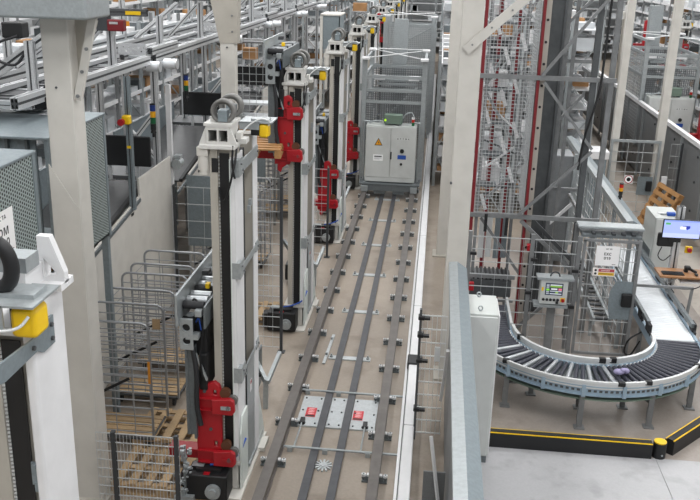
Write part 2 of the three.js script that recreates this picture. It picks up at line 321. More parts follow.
column('wide cream column in the middle with a diagonal brace to the right', .28, .575, -12, -12.3, 0, 6.4, t => {
  part(t, 'knee_brace', [bar([.36, 4.88, -11.96], [1.36, 5.83, -11.96], .03, .12)], M.cream);
  for (const [x, y] of [[.44, 4.96], [.68, 5.19], [.93, 5.42]]) part(t, 'bolt', [cylZ(.014, .03, x, y, -11.945, 8)], M.steel);
  part(t, 'bolt', [cylZ(.018, .04, .28, 3.05, -12.0, 8)], M.steelDark);
});
column('pale column with foot plate standing behind the wide middle column', .2, .5, -17.8, -18.1, 0, 6.4);
column('slim cream column left of the fence passage at upper right', 4.42, 4.6, -22, -22.2, 0, 6.4, t => part(t, 'foot_stiffener', [b2(4.49, 4.53, 0, .18, -21.9, -22)], M.cream));
column('slim cream column right of the fence passage at upper right', 5.5, 5.7, -22, -22.2, 0, 6.4, t => part(t, 'foot_stiffener', [b2(5.58, 5.62, 0, .18, -21.9, -22)], M.cream));

// ---------------------------------------------------------------- lift masts
const SP = 4.87, Z2 = -8.69, mz = i => Z2 - SP * (i - 2);
const mastLabels = [0, 'nearest lift mast, cut off by the left edge of the picture', 'second lift mast with its red carriage down at the floor', 'third lift mast with its red carriage raised to the top', 'fourth lift mast, beside the grey shield box', 'fifth lift mast just left of the crane', 'sixth lift mast in the row along the aisle', 'seventh lift mast in the row, red carriage high up', 'eighth lift mast in the row along the aisle', 'ninth lift mast far down the aisle', 'tenth lift mast far down the aisle', 'last lift mast at the far end of the aisle'];
function makeMast() {
  const t = thing('lift_mast', mastLabels[1], 'lift mast', [0, 0, 0], 'lift masts along the left side of the aisle');
  part(t, 'foot_plate', [b2(-.4, .02, 0, .03, .2, -1.35), b2(-.02, .08, 0, .05, -.9, -1.2)], M.cream);
  part(t, 'pedestal', [rb(-.31, -.05, .03, .4, .0, -.34, .015), b2(-.36, -.02, .37, .41, .03, -.38)], M.cream);
  const U = [[-.3, .0], [-.22, .0], [-.22, -.04], [-.09, -.04], [-.09, .0], [-.055, .0], [-.055, -.3], [-.3, -.3]];
  part(t, 'front_upright', [poly(U, null, 3.72).rotateX(-Math.PI / 2).scale(1, 1, -1).translate(0, .4, 0)].map(g => { const i = g.index; const p = g.attributes.position; for (let k = 0; k < p.count; k += 3) { const x = p.getX(k + 1), y = p.getY(k + 1), z = p.getZ(k + 1); p.setXYZ(k + 1, p.getX(k + 2), p.getY(k + 2), p.getZ(k + 2)); p.setXYZ(k + 2, x, y, z); } g.computeVertexNormals(); return g; }), M.creamDark);
  part(t, 'drive_belt', [b2(-.205, -.1, .42, 4.05, -.03, -.036)], M.black);
  part(t, 'belt_teeth', Array.from({ length: 90 }, (_, i) => bx(.012, .018, .01, -.212, .45 + i * .04, -.03)), M.wireWhite);
  part(t, 'side_cover', [b2(-.05, -.035, .42, 4.02, .01, -.37), b2(-.085, -.035, .42, 4.02, .0, .012)], M.white);
  part(t, 'edge_trim', [b2(-.09, -.08, .42, 4.0, .012, .03)], M.whiteGreen);
  part(t, 'rear_upright', [b2(-.24, -.012, .05, 4.12, -.75, -.95)], M.creamDark);
  part(t, 'gap_shade', [b2(-.22, -.07, .5, 4.0, -.42, -.6)], M.rubber);  // added dark block standing in for the shade between the uprights
  part(t, 'rear_cover', [b2(-.01, .0, .05, 4.2, -.735, -.97)], M.white);
  part(t, 'side_panel', [b2(-.02, -.008, .12, 1.5, -.38, -.73), b2(-.012, .006, .1, .14, -.38, -1.2)], M.galv); part(t, 'label', [b2(-.008, -.005, 1.05, 1.2, -.5, -.58)], M.white); part(t, 'label', [b2(-.005, -.003, 1.15, 1.19, -.51, -.57)], M.red);
  part(t, 'kick_panel', [polyX([[0, .04], [0, .75], [-.1, .95], [-.36, .95], [-.36, .04]], -.03, .02)], M.whiteGreen); part(t, 'kick_panel', [polyX([[-.98, .04], [-.98, .8], [-1.3, .1], [-1.3, .04]], -.02, .02)], M.whiteGreen);
  for (const [y, w] of [[1.52, .03], [2.77, .07], [3.9, .13]]) {
    const tie = part(t, 'tie_bracket', [b2(.002, .014, y - w * .5, y + w * .5, .02, -.95), b2(-.09, .014, y - .09, y + .09, .02, -.1), b2(.002, .012, y - .09, y + .09, -.2, .02), b2(.002, .012, y - .06, y + .06, -.82, -.96)], M.galv);
    part(tie, 'bolt', [cylX(.014, .02, .02, y + .04, -.06, 6), cylX(.014, .02, .02, y - .04, -.14, 6), cylX(.014, .02, .02, y, -.9, 6)], M.steel);
  }
  part(t, 'hook', [b2(-.02, .012, 3.35, 3.42, -.55, -.62), b2(-.02, .012, 3.28, 3.36, -.5, -.55)], M.galv);
  // head
  const hd = part(t, 'head', [rb(-.4, -.02, 4.1, 4.15, .06, -.42, .012), poly(rect(-.325, -.075, 4.15, 4.34), [rect(-.3, -.21, 4.18, 4.3).reverse(), rect(-.19, -.1, 4.18, 4.3).reverse()], .06).translate(0, 0, -.02),
    b2(-.325, -.075, 4.15, 4.34, -.3, -.36), b2(-.325, -.3, 4.15, 4.34, -.02, -.3), b2(-.1, -.075, 4.15, 4.34, -.02, -.3), b2(-.21, -.19, 4.15, 4.34, -.02, -.3), b2(-.345, -.055, 4.34, 4.37, .05, -.38),
    poly([[-.4, 4.15], [-.33, 4.15], [-.33, 4.33]], null, .03).translate(0, 0, 0), poly([[-.075, 4.33], [-.075, 4.15], [.0, 4.15]], null, .03), b2(-.3, -.1, 4.37, 4.42, -.06, -.3), b2(-.04, .05, 4.13, 4.18, -.16, -.32), b2(-.05, .0, 4.18, 4.25, -.14, -.26)], M.headPaint);
  part(hd, 'hole_liner', [b2(-.3, -.1, 4.17, 4.31, -.28, -.29)], M.black);
  for (const z of [-.07, -.42]) {
    const w = part(t, 'pulley', [ringZ(.13, .09, .1, -.16, 4.48, z), ringZ(.105, .08, .06, -.16, 4.48, z)], M.wheel);
    part(w, 'axle_block', [rb(-.21, -.11, 4.38, 4.5, z + .06, z - .06, .008)], M.galvBlue);
  }
  part(t, 'gearbox', [cylY(.06, .16, -.37, 3.95, -.02, 12), rb(-.43, -.31, 4.02, 4.12, .04, -.1, .01), cylY(.045, .05, -.37, 3.85, -.02, 12)], M.cream);
  part(t, 'slot_cover', [b2(-.28, -.21, 3.85, 4.0, .0, .006)], M.black);
  const br = part(t, 'stop_bracket', [b2(-.12, .24, 4.27, 4.285, -.6, -.95), b2(-.12, .1, 4.2, 4.28, -.6, -.615), b2(.0, .2, 4.285, 4.31, -.65, -.8)], M.galv);
  part(br, 'stop_body', [rb(.0, .12, 4.13, 4.26, -.62, -.75, .015)], M.black);
  part(br, 'yellow_cap', [rb(.09, .2, 4.11, 4.26, -.61, -.76, .03, 2)], M.yellow);
  part(br, 'cable', [pipe([[.2, 4.25, -.62], [.22, 4.3, -.6], [.1, 4.32, -.58], [-.05, 4.2, -.5], [-.06, 4.05, -.3]], .009, 16, 5)], M.wireWhite);
  part(t, 'cable_bundle', [pipe([[-.08, 4.25, -.35], [-.02, 4.0, .04], [-.12, 3.6, .05], [-.18, 3.55, .03], [-.2, 3.7, .02]], .012, 16, 5), pipe([[-.04, 4.15, .05], [-.05, 3.95, .05], [-.03, 3.8, .03]], .012, 10, 5)], M.black);
  // motor at the base
  const mo = part(t, 'motor', [rb(-.6, -.12, .03, .36, .28, -.02, .02), b2(-.5, -.2, .36, .4, .2, .02), rb(-.7, -.6, .05, .3, .2, .0, .02)], M.black);
  part(mo, 'end_cap', [cylZ(.09, .05, -.28, .17, .3, 18), cylZ(.05, .08, -.28, .17, .31, 14)], M.galv);
  part(mo, 'red_label', [b2(-.4, -.33, .361, .366, .2, .26)], M.red);
  part(mo, 'name_plate', [b2(-.56, -.42, .4, .405, .05, .16)], M.galv);
  part(t, 'motor_cable', [pipe([[-.35, .41, .12], [-.2, .44, .1], [-.05, .5, .0], [0, .6, -.2]], .014, 12, 5)], M.blue);
  return t;
}
{ // nearest mast: only its front upright stands in view
  const Z = -3.97, t = thing('lift_mast', mastLabels[1], 'lift mast', [-2.1, 0, Z], 'lift masts along the left side of the aisle');
  part(t, 'foot_plate', [b2(-2.4, -1.98, 0, .03, Z + .2, Z - .5)], M.cream);
  part(t, 'upright', [b2(-2.3, -2.22, .03, 4.1, Z, Z - .3), b2(-2.3, -2.04, .03, 4.1, Z - .05, Z - .3)], M.creamDark);
  part(t, 'drive_belt', [b2(-2.205, -2.1, .42, 4.05, Z - .02, Z - .03)], M.black);
  part(t, 'belt_teeth', Array.from({ length: 150 }, (_, i) => bx(.014, .014, .012, -2.212, .45 + i * .024, Z - .02)), M.wireWhite);
  part(t, 'side_cover', [rb(-2.06, -2.0, .05, 4.27, Z + .03, Z - .37, .02, 2)], M.white);
  part(t, 'latch', [b2(-2.09, -2.06, 3.2, 3.34, Z + .0, Z + .012), b2(-2.075, -2.04, 3.16, 3.22, Z + .0, Z + .02), cylZ(.012, .03, -2.065, 3.33, Z + .02, 6)], M.galvBlue);
  const tie = part(t, 'tie_bracket', [polyX([[-3.4, 4.06], [-3.4, 4.14], [-3.95, 4.1], [-4.02, 4.14], [-4.16, 4.14], [-4.16, 3.98], [-4.02, 3.98], [-3.95, 4.02], [-3.6, 4.02]], -1.998, .014)], M.galvBlue);
  for (const [y, z] of [[4.1, -4.12], [4.02, -4.12], [4.06, -3.9]]) part(tie, 'bolt', [cylX(.013, .02, -1.98, y, z, 6)], M.steelDark);
  const br = part(t, 'stop_bracket', [b2(-2.3, -1.9, 4.33, 4.342, Z + .2, Z - .12), b2(-2.3, -2.06, 4.2, 4.34, Z + .2, Z + .19), b2(-2.14, -1.94, 4.342, 4.365, Z + .1, Z - .05)], M.galv);
  part(br, 'stop_body', [rb(-2.08, -1.98, 4.17, 4.32, Z + .1, Z + .0, .015)], M.black);
  part(br, 'yellow_cap', [rb(-2.06, -1.92, 4.14, 4.3, Z + .14, Z - .02, .03, 2)], M.yellow);
  part(br, 'cable', [pipe([[-1.95, 4.27, Z + .15], [-1.98, 4.23, Z + .19], [-2.06, 4.21, Z + .21], [-2.3, 4.2, Z + .24]], .009, 16, 5)], M.wireWhite);
  part(t, 'head', [rb(-2.4, -2.03, 4.1, 4.15, Z + .04, Z - .4, .012), poly([[-2.07, 4.3], [-2.07, 4.56], [-2.0, 4.56], [-1.93, 4.36], [-1.93, 4.3]], [[[-2.04, 4.33], [-2.04, 4.44], [-1.97, 4.35]].reverse()], .05).translate(0, 0, Z - .3), b2(-2.3, -2.05, 4.27, 4.42, Z - .05, Z - .35), b2(-2.07, -1.93, 4.27, 4.31, Z - .2, Z - .36)], M.white);
  part(t, 'hose', [pipe([[-2.2, 4.62, Z + .05], [-2.1, 4.6, Z + .06], [-2.06, 4.5, Z + .06], [-2.09, 4.4, Z + .06], [-2.2, 4.36, Z + .06]], .04, 20, 10)], M.black);
  part(t, 'block', [b2(-2.2, -2.04, 4.42, 4.5, Z - .05, Z - .2)], M.galv);
}
const mast0 = makeMast(); mast0.position.set(-2, 0, mz(2)); mast0.userData.label = mastLabels[2]; origin.set(mast0, V());
const mastX = i => i > 3 ? -1.95 : -2;
for (let i = 3; i <= 11; i++) copy(mast0, [mastX(i), 0, mz(i)], mastLabels[i]);

function makeCarriage() {
  const t = thing('lift_carriage', 'x', 'carriage', [0, 0, 0], 'red lift carriages on the masts');
  part(t, 'front_plate', [poly([[-.5, 0], [-.5, 1.02], [-.46, 1.08], [-.4, 1.05], [-.29, 1.09], [-.24, 1.05], [-.22, .98], [-.22, .1], [-.27, 0]], [rect(-.31, -.26, .93, 1.0).reverse(), rect(-.31, -.26, .27, .35).reverse()], .05, .006).translate(0, 0, .03), poly([[-.46, 0], [-.46, -.1], [-.41, -.14], [-.38, -.06], [-.32, -.02], [-.3, 0]], null, .05).translate(0, 0, .03), b2(-.5, -.44, 0, 1.05, .03, -.1)], M.red);
  for (const y of [.72, .05]) {
    const e = part(t, 'roller_arm', [poly([[-.3, y + .01], [-.3, y + .18], [-.1, y + .2], [-.06, y + .17], [-.05, y + .05], [-.08, y + .01]], null, .05, .004).translate(0, 0, .1), b2(-.49, -.26, y + .02, y + .035, .08, .12), b2(-.49, -.26, y + .165, y + .18, .08, .12)], M.red);
    part(e, 'bolt', [cylZ(.025, .02, -.12, y + .1, .165, 8)], M.steelDark);
    part(e, 'nut', [b2(-.2, -.09, y + .08, y + .12, .16, .175)], y > .5 ? M.galv : M.red);
    part(t, 'roller', [cylZ(.06, .06, -.17, y + .24, .06, 14)], M.brown);
    part(t, 'guide_wheel', [cylZ(.06, .05, -.09, y + .15, .05, 14)], M.wheel);
  }
  part(t, 'bolt', [cylZ(.02, .02, -.4, .98, .095, 8), cylZ(.02, .02, -.34, .5, .09, 8)], M.steelDark);
  part(t, 'arm', [b2(-.86, -.44, .06, .16, .02, -.08), b2(-.86, -.5, .16, .19, .05, -.12)], M.red);
  return t;
}
const car0 = makeCarriage();
const carLab = { 2: 'red carriage at the bottom of the second lift mast', 3: 'red carriage near the top of the third lift mast', 4: 'red carriage low on the fourth lift mast, behind wire fence', 5: 'red carriage low on the fifth lift mast, left of the crane cabinet', 7: 'small red carriage high on the seventh lift mast', 9: 'tiny red carriage on the ninth lift mast far away' };
const carY = { 2: .36, 3: 2.86, 4: .74, 5: .78, 7: 3.05, 9: 2.0 };
let firstCar = true;
for (const i of [2, 3, 4, 5, 7, 9]) { const p = [mastX(i), carY[i], mz(i)]; if (firstCar) { car0.position.set(...p); car0.userData.label = carLab[i]; firstCar = false; } else copy(car0, p, carLab[i]); }
origin.set(car0, V());

// ---------------------------------------------------------------- transfer units beside the masts
function makeTransfer() {
  const t = thing('transfer_unit', 'x', 'conveyor', [0, 0, 0], 'small transfer conveyors beside the lift masts');
  part(t, 'end_plate', [poly(rect(-.62, -.48, 1.9, 2.26), [circ(-.55, 2.0, .045), circ(-.55, 2.16, .045)], .02, .004).translate(0, 0, .2)], M.galv);
  part(t, 'end_backing', [b2(-.61, -.49, 1.91, 2.25, .1, .19)], M.black);
  part(t, 'side_plate', [b2(-.64, -.615, 2.2, 2.56, .3, -1.35)], M.galv);
  part(t, 'side_plate', [b2(-.36, -.34, 2.15, 2.4, .2, -1.3)], M.galvDark);
  for (let i = 0; i < 9; i++) part(t, 'roller', [cylX(.045, .23, -.49, 2.38, .1 - i * .16, 10)], i % 3 ? M.rollerLight : M.rubber);
  part(t, 'drive_housing', [rb(-.6, -.37, 1.75, 2.15, .05, -1.2, .02), rb(-.46, -.36, 1.35, 1.8, .1, -.6, .02)], M.black);
  part(t, 'cable', [pipe([[-.5, 2.2, .12], [-.44, 2.32, .15], [-.38, 2.2, .12], [-.4, 2.0, .14], [-.42, 1.8, .16], [-.4, 1.55, .16]], .012, 20, 5)], M.black);
  part(t, 'thin_cable', [pipe([[-.46, 2.2, .14], [-.42, 2.26, .17], [-.4, 2.12, .16]], .008, 10, 5)], M.blue);
  part(t, 'cable', [pipe([[-.58, 2.3, -.1], [-.5, 2.42, .02], [-.42, 2.3, .05], [-.4, 2.1, .1]], .011, 16, 5)], M.black);
  part(t, 'bracket', [b2(-.56, -.42, 2.02, 2.08, .22, .12)], M.galv); part(t, 'arm', [bar([-.5, 1.9, .15], [-.36, 1.5, .12], .05, .02)], M.galv); part(t, 'arm', [bar([-.56, 2.26, .1], [-.4, 2.3, .1], .04, .04)], M.galv); part(t, 'valve', [rb(-.46, -.38, 2.28, 2.36, .1, .2, .01)], M.galv); part(t, 'valve', [rb(-.56, -.48, 2.5, 2.56, -.5, -.62, .01)], M.darkGrey);
  part(t, 'hanger_bar', [b2(-.59, -.5, .8, 1.9, .1, .13), b2(-.6, -.57, .8, 1.9, .02, .14), b2(-.52, -.49, .75, 1.9, .02, .14)], M.galvDark);
  part(t, 'hose_guard', [pipe([[-.5, 1.9, .16], [-.46, 1.6, .18], [-.47, 1.2, .17], [-.43, .95, .17]], .03, 14, 6)], M.rubber);
  part(t, 'sensor', [rb(-.47, -.42, 2.42, 2.48, -.3, -.38, .01)], M.yellow);
  return t;
}
const tr0 = makeTransfer();
tr0.position.set(-2, 0, mz(2)); tr0.userData.label = 'transfer unit with two round holes left of the second mast';
copy(tr0, [-2, 2.24, mz(3)], 'raised transfer unit with two round holes left of the third mast');
copy(tr0, [-1.96, .32, mz(4)], 'transfer unit left of the fourth mast');

// ---------------------------------------------------------------- roll cages, pallets, fences on the left
function makeCage() {
  const t = thing('roll_cage', 'x', 'roll cage', [0, 0, 0], 'wire roll cages standing left of the masts');
  for (const z of [.3, -.3]) {
    const s = part(t, 'side_frame', hoop(-.47, .47, .16, 1.74, z, .017, .1), M.cage);
    part(s, 'wires', [...Array.from({ length: 13 }, (_, i) => bar([-.46, .25 + i * .112, z], [.46, .25 + i * .112, z], .012)), ...[-.24, 0, .24].map(x => bar([x, .2, z], [x, 1.73, z], .009))], M.cage);
  }
  part(t, 'back_wires', Array.from({ length: 10 }, (_, i) => bar([-.44, .3 + i * .14, -.27], [-.44, .3 + i * .14, .27], .008)), M.cage);
  part(t, 'base_frame', [b2(-.45, .45, .13, .16, .25, .29), b2(-.45, .45, .13, .16, -.29, -.25), b2(-.45, -.41, .13, .16, -.27, .27), b2(.41, .45, .13, .16, -.27, .27)], M.steelDark);
  for (let i = 0; i < 5; i++) part(t, 'deck_board', [b2(-.43, .43, .16, .18, -.26 + i * .106, -.26 + i * .106 + .09)], M.woodPale);
  for (const x of [-.38, .38]) for (const z of [-.22, .22]) part(t, 'caster', [cylX(.055, .03, x, .056, z, 10), b2(x - .02, x + .02, .08, .13, z - .03, z + .03)], M.rubber);
  part(t, 'strap', [bar([-.46, .62, .315], [.2, 1.0, .315], .006, .035)], M.black);
  return t;
}
const cage0 = makeCage();
const cageSpots = [[-3.775, -9.72, 'nearest wire roll cage, with a pale paper tag'], [-3.775, -10.82, 'second wire roll cage from the front, between two other cages'], [-3.785, -11.82, 'third wire roll cage, standing before the white machine panel end'],
  [-3.75, -15.0, 'first wire roll cage behind the second mast'], [-3.75, -15.85, 'second wire roll cage behind the second mast'], [-3.7, -16.6, 'last wire roll cage behind the second mast'], [-3.6, -20.3, 'wire roll cage behind the third mast'], [-3.6, -21.3, 'farther wire roll cage behind the third mast']];
cageSpots.forEach(([x, z, l], i) => { if (!i) { cage0.position.set(x, 0, z); cage0.userData.label = l; } else copy(cage0, [x, 0, z], l); });
single('paper_tag', 'pale paper tag hanging on the wires of the nearest roll cage', 'tag', [b2(-3.45, -3.35, 1.42, 1.56, -10.0, -9.99)], M.woodPale);
single('orange_marker', 'slim orange marker strip fixed upright on a cage post', 'marker', [b2(-3.33, -3.3, .95, 1.25, -9.40, -9.39)], M.orange);
function pallet(label, cx, cz, ry, tilt = 0, mat = M.woodPale, y = 0, group) {
  const t = thing('wooden_pallet', label, 'pallet', [cx, y, cz], group); origin.set(t, V());
  for (let i = 0; i < 7; i++) part(t, 'deck_board', [b2(-.4, .4, .122, .144, -.6 + i * .184, -.6 + i * .184 + .1)], mat);
  for (const x of [-.36, 0, .36]) { part(t, 'stringer', [b2(x - .04, x + .04, .1, .122, -.6, .6)], mat); for (const z of [-.53, 0, .53]) part(t, 'block', [b2(x - .05, x + .05, .022, .1, z - .07, z + .07)], mat); part(t, 'skid_board', [b2(x - .05, x + .05, 0, .022, -.6, .6)], mat); }
  t.rotation.set(tilt, ry, 0, 'YXZ'); return t;
}
pallet('pale wooden pallet behind the low wire fence at bottom left', -2.9, -8.85, Math.PI / 2 + .0);
pallet('pale wooden pallet on the floor beyond the nearest one, under the hanging unit', -3.0, -9.85, Math.PI / 2);
pallet('pale wooden pallet behind the motor of the third mast', -3.0, -13.9, Math.PI / 2);
pallet('wooden pallet lifted on the red arm of the third mast', -2.78, -13.5, .1, 0, M.wood, 3.06);
function fence(label, x0, x1, z, h, posts, ny, nx, y0 = .08, mat = M.wire) {
  const t = thing('wire_fence', label, 'fence', [(x0 + x1) / 2, 0, z]);
  part(t, 'mesh', [...Array.from({ length: ny + 1 }, (_, i) => bar([x0, y0 + (h - y0) * i / ny, z], [x1, y0 + (h - y0) * i / ny, z], .01)), ...Array.from({ length: nx + 1 }, (_, i) => bar([x0 + (x1 - x0) * i / nx, y0, z], [x0 + (x1 - x0) * i / nx, h, z], .005))], mat);
  for (const p of posts) part(t, 'post', [b2(p - .022, p + .022, 0, h + .03, z - .025, z + .025), b2(p - .06, p + .06, 0, .012, z - .06, z + .06)], M.darkGrey);
  return t;
}
fence('low wire fence with black posts at the bottom left', -3.52, -2.58, -8.15, .98, [-3.32, -2.61], 8, 24);
fence('wire fence with grey post between the second and third mast', -2.95, -2.22, -12.55, 2.85, [-2.23], 16, 5);
fence('wire fence with grey post between the third and fourth mast', -2.75, -2.1, -17.3, 1.9, [-2.1], 10, 5);
fence('tall wire fence behind the white side panel', -4.45, -2.75, -14.2, 2.2, [-4.4, -3.6], 7, 6);
{ // low floor conveyor ends standing in the gaps
  for (const [i, lab] of [[3, 'steel floor guide frame with slanted end before the third mast'], [4, 'steel floor guide frame before the fourth mast'], [5, 'steel floor guide frame before the fifth mast']]) {
    const z = mz(i) + 2.6, t = thing('floor_frame', lab, 'frame', [-2.2, 0, z], 'steel floor guide frames between the masts');
    part(t, 'side_rail', [bar([-2.75, .42, z - 1.2], [-2.1, .42, z + .3], .05, .1)], M.galv); part(t, 'side_rail', [bar([-2.95, .42, z - 1.1], [-2.35, .42, z + .4], .05, .1)], M.galvDark);
    part(t, 'drive_box', [rb(-2.7, -2.35, .08, .4, z - .2, z + .25, .02)], M.black); part(t, 'side_sheet', [polyX([[z + .3, .05], [z + .3, .3], [z - .1, .62], [z - .5, .62], [z - .5, .05]], -2.34, .02)], M.galvDark);
    part(t, 'stop', [bar([-2.08, .44, z + .32], [-2.02, .6, z - .3], .05, .06)], M.galv);
    for (let k = 0; k < 4; k++) part(t, 'roller', [rod([-2.8 + k * .15, .42, z - .95 + k * .35], [-2.62 + k * .15, .42, z - 1.0 + k * .35], .035, 8)], M.rubber);
    for (const [x, zz] of [[-2.7, z - 1], [-2.12, z + .25], [-2.38, z + .3]]) part(t, 'leg', [b2(x - .03, x + .03, 0, .4, zz - .03, zz + .03)], M.galv);
  }
}
{ const t = thing('fitting_pile', 'jumble of bright steel fittings beside the bottom red carriage', 'fittings', [-2.65, .2, -8.45]); t.userData.kind = 'stuff';
  const gs = []; for (let i = 0; i < 60; i++) gs.push(rb(...(() => { const x = -2.72 + rr(0, .18), y = .08 + rr(0, .62), z = -8.45 + rr(-.1, .1), w = rr(.015, .05), h = rr(.015, .05); return [x, x + w, y, y + h, z, z + w]; })(), .006)); gs.push(b2(-2.72, -2.5, 0, .1, -8.6, -8.35), bar([-2.62, 0, -8.47], [-2.62, .7, -8.47], .03)); part(t, 'fittings', gs, M.galv); }

// ---------------------------------------------------------------- picking stations on the left (white panel, tray, screen)
function station(dz, k) {
  const L = [['white station side panel behind the roll cages', 'nearest'], ['station side panel behind the second mast head', 'second'], ['station side panel behind the third mast', 'third']][k];
  const t = thing('picking_station', L[0] + ' with a dark tray on top', 'workstation', [-5, 0, -12 + dz], 'white picking stations with dark trays'); origin.set(t, V(-5, 0, -12)); t.position.set(-5, 0, -12 + dz);
  const zs = k ? -10.6 : -8.9;
  part(t, 'side_panel', [polyX([[zs, .05], [zs, 2.18 - (zs + 11.04) * .14], [-12.72, 2.41], [-12.72, 2.69], [-14.35, 2.69], [-14.35, .05]], -4.52, .03)], M.cream);
  part(t, 'tray', [bar([-5.17, 2.04, -10.3], [-5.17, 2.5, -13.25], 1.15, .03)], M.tray);
  part(t, 'tray_edge', [bar([-4.57, 2.06, -10.3], [-4.57, 2.46, -12.72], .06, .06)], M.black);
  part(t, 'front_rail', [bar([-4.48, 1.96, -9.8], [-4.48, 2.36, -12.7], .03, .05)], M.galvDark); part(t, 'corner_post', [b2(-4.56, -4.48, .0, 3.9, -14.42, -14.5)], M.white); part(t, 'glass_sheet', [b2(-4.3, -3.85, 1.0, 2.3, -14.62, -14.64)], M.galvBlue);
  part(t, 'slot', [b2(-4.49, -4.483, 2.0, 2.04, -11.2, -11.3), b2(-4.49, -4.483, 2.2, 2.24, -12.3, -12.4)], M.black);
  part(t, 'screen_board', [rb(-5.36, -4.48, 2.74, 3.23, -13.28, -13.34, .02)], M.black);
  part(t, 'screen_stand', [b2(-5.2, -5.15, 2.5, 2.78, -13.32, -13.36), b2(-4.75, -4.7, 2.5, 2.78, -13.32, -13.36)], M.alu);
  part(t, 'back_wall', [b2(-5.8, -5.77, .05, 2.9, -10.3, -14.0)], M.galvBlue);
  part(t, 'rear_deck', [b2(-5.7, -4.56, 2.5, 2.56, -13.36, -14.2)], M.aluDark);
  part(t, 'leg', [b2(-5.75, -5.68, 0, 2.0, -10.4, -10.47)], M.alu); part(t, 'leg', [b2(-5.75, -5.68, 0, 2.2, -13, -13.07)], M.alu);
  const m = part(t, 'drive_motor', [cylZ(.08, .2, -4.4, 2.55, -14.5, 18), cylZ(.085, .03, -4.4, 2.55, -14.39, 18), rb(-4.46, -4.34, 2.63, 2.69, -14.42, -14.58, .01), b2(-4.55, -4.45, 2.48, 2.58, -14.42, -14.58)], M.galv);
  return t;
}
station(0, 0); station(-SP, 1); station(-2 * SP, 2);
// ---------------------------------------------------------------- aluminium gantry conveyors above the stations
function gantry(dz, label, more) {
  const t = thing('gantry_conveyor', label, 'conveyor', [0, 0, 0], 'raised aluminium gantry conveyors'); origin.set(t, V(0, 0, 0)); t.position.set(0, 0, dz);
  for (const x of [-4.62, -5.15, -5.75, -6.3]) aluPart(t, 'side_beam', [x, 4.38, -9.2], [x, 4.38, -13.75], .1, .14, M.alu);
  for (const z of [-9.6, -10.7, -11.8, -12.9, -13.6]) aluPart(t, 'cross_beam', [-4.6, 4.3, z], [-6.3, 4.3, z], .08, .08, M.alu);
  for (let i = 0; i < 20; i++) part(t, 'bed_slat', [b2(-5.1, -4.68, 4.34, 4.38, -9.35 - i * .22, -9.35 - i * .22 - .1)], i % 4 ? M.aluDark : M.rollerLight);
  part(t, 'belt_bed', [b2(-6.25, -5.8, 4.34, 4.36, -9.3, -13.7)], M.galvDark);
  for (const [x, z, y0, y1] of [[-4.72, -12.5, 4.4, 5.1], [-4.62, -14.05, 0, 4.3], [-5.5, -13.9, 0, 4.3], [-4.95, -13.6, 2.5, 4.3], [-6.3, -12.5, 0, 5.1], [-4.72, -9.9, 4.4, 5.0]]) aluPart(t, 'post', [x, y0, z], [x, y1, z], .1, .1, M.alu);
  aluPart(t, 'brace', [-4.78, 5.05, -12.5], [-5.35, 4.45, -12.5], .07, .07, M.alu); aluPart(t, 'brace', [-4.62, 3.5, -14.05], [-5.1, 2.9, -14.05], .07, .07, M.white); aluPart(t, 'brace', [-4.62, 2.7, -14.05], [-5.1, 3.2, -14.05], .07, .07, M.white);
  aluPart(t, 'brace', [-5.3, 5.05, -12.9], [-5.75, 4.45, -11.6], .07, .07, M.alu);
  aluPart(t, 'top_rail', [-5.0, 5.2, -12.3], [-4.1, 5.2, -12.3], .08, .1, M.aluDark);
  for (const [x, z] of [[-4.55, -13.85], [-4.4, -14.3]]) { const m = part(t, 'drum_motor', [cylX(.085, .22, x, 4.27, z, 16), cylX(.05, .3, x - .05, 4.27, z, 12)], M.rollerWhite); part(m, 'end_ring', [cylX(.09, .025, x + .1, 4.27, z, 16)], M.alu); }
  part(t, 'perforated_guard', [poly(rect(-5.05, -4.6, 4.46, 4.64), Array.from({ length: 10 }, (_, i) => circ(-5.0 + i * .041, 4.52 + (i % 2) * .055, .015, 6)), .01).translate(0, 0, -13.65)], M.alu);
  aluPart(t, 'side_beam', [-4.62, 4.5, -13.9], [-4.62, 4.5, -15.3], .1, .12, M.alu);
  if (more) more(t);
  return t;
}
gantry(0, 'nearest raised aluminium gantry conveyor with a red sensor box on top', t => {
  const s = part(t, 'sensor_bracket', [b2(-4.82, -4.66, 4.94, 5.16, -12.22, -12.38)], M.darkGrey);
  part(s, 'sensor_box', [rb(-4.66, -4.42, 4.94, 5.1, -12.2, -12.34, .02)], M.redDark);
  part(s, 'sensor_label', [b2(-4.62, -4.5, 5.04, 5.07, -12.19, -12.2)], M.plate);
  part(t, 'yellow_label', [b2(-4.4, -4.18, 5.17, 5.22, -12.25, -12.256)], M.yellow);
});
gantry(-SP, 'second raised aluminium gantry conveyor, left of the white column');
gantry(-2 * SP, 'third raised aluminium gantry conveyor, behind the third mast');
gantry(-3 * SP, 'fourth raised aluminium gantry conveyor, far behind the mast row');
gantry(-4 * SP, 'farthest raised aluminium gantry conveyor');
single('caution_strip', 'long orange caution strip on the gantry behind the red sensor box', 'strip', [b2(-6.5, -5.4, 4.78, 4.86, -15.2, -15.22)], M.orange);
function towerLight(label, x, y, z, cols, h = .1, r = .035) {
  const t = thing('tower_light', label, 'signal lamp', [x, y, z]);
  part(t, 'base', [cylY(r * 1.1, .05, x, y + .025, z, 12, r * .8), cylY(r * .5, .08, x, y - .03, z, 10)], M.black);
  cols.forEach((m, i) => part(t, 'lens', [cylY(r, h * .94, x, y + .05 + h * (i + .5), z, 14)], m));
  part(t, 'top', [cylY(r, .02, x, y + .06 + h * cols.length, z, 14)], M.black); return t;
}
towerLight('unlit signal tower of dark, green, yellow and blue before the black screen', -4.5, 3.25, -13.55, [M.black, M.ledGreenOff, M.ledAmber, M.ledBlue], .1, .045);
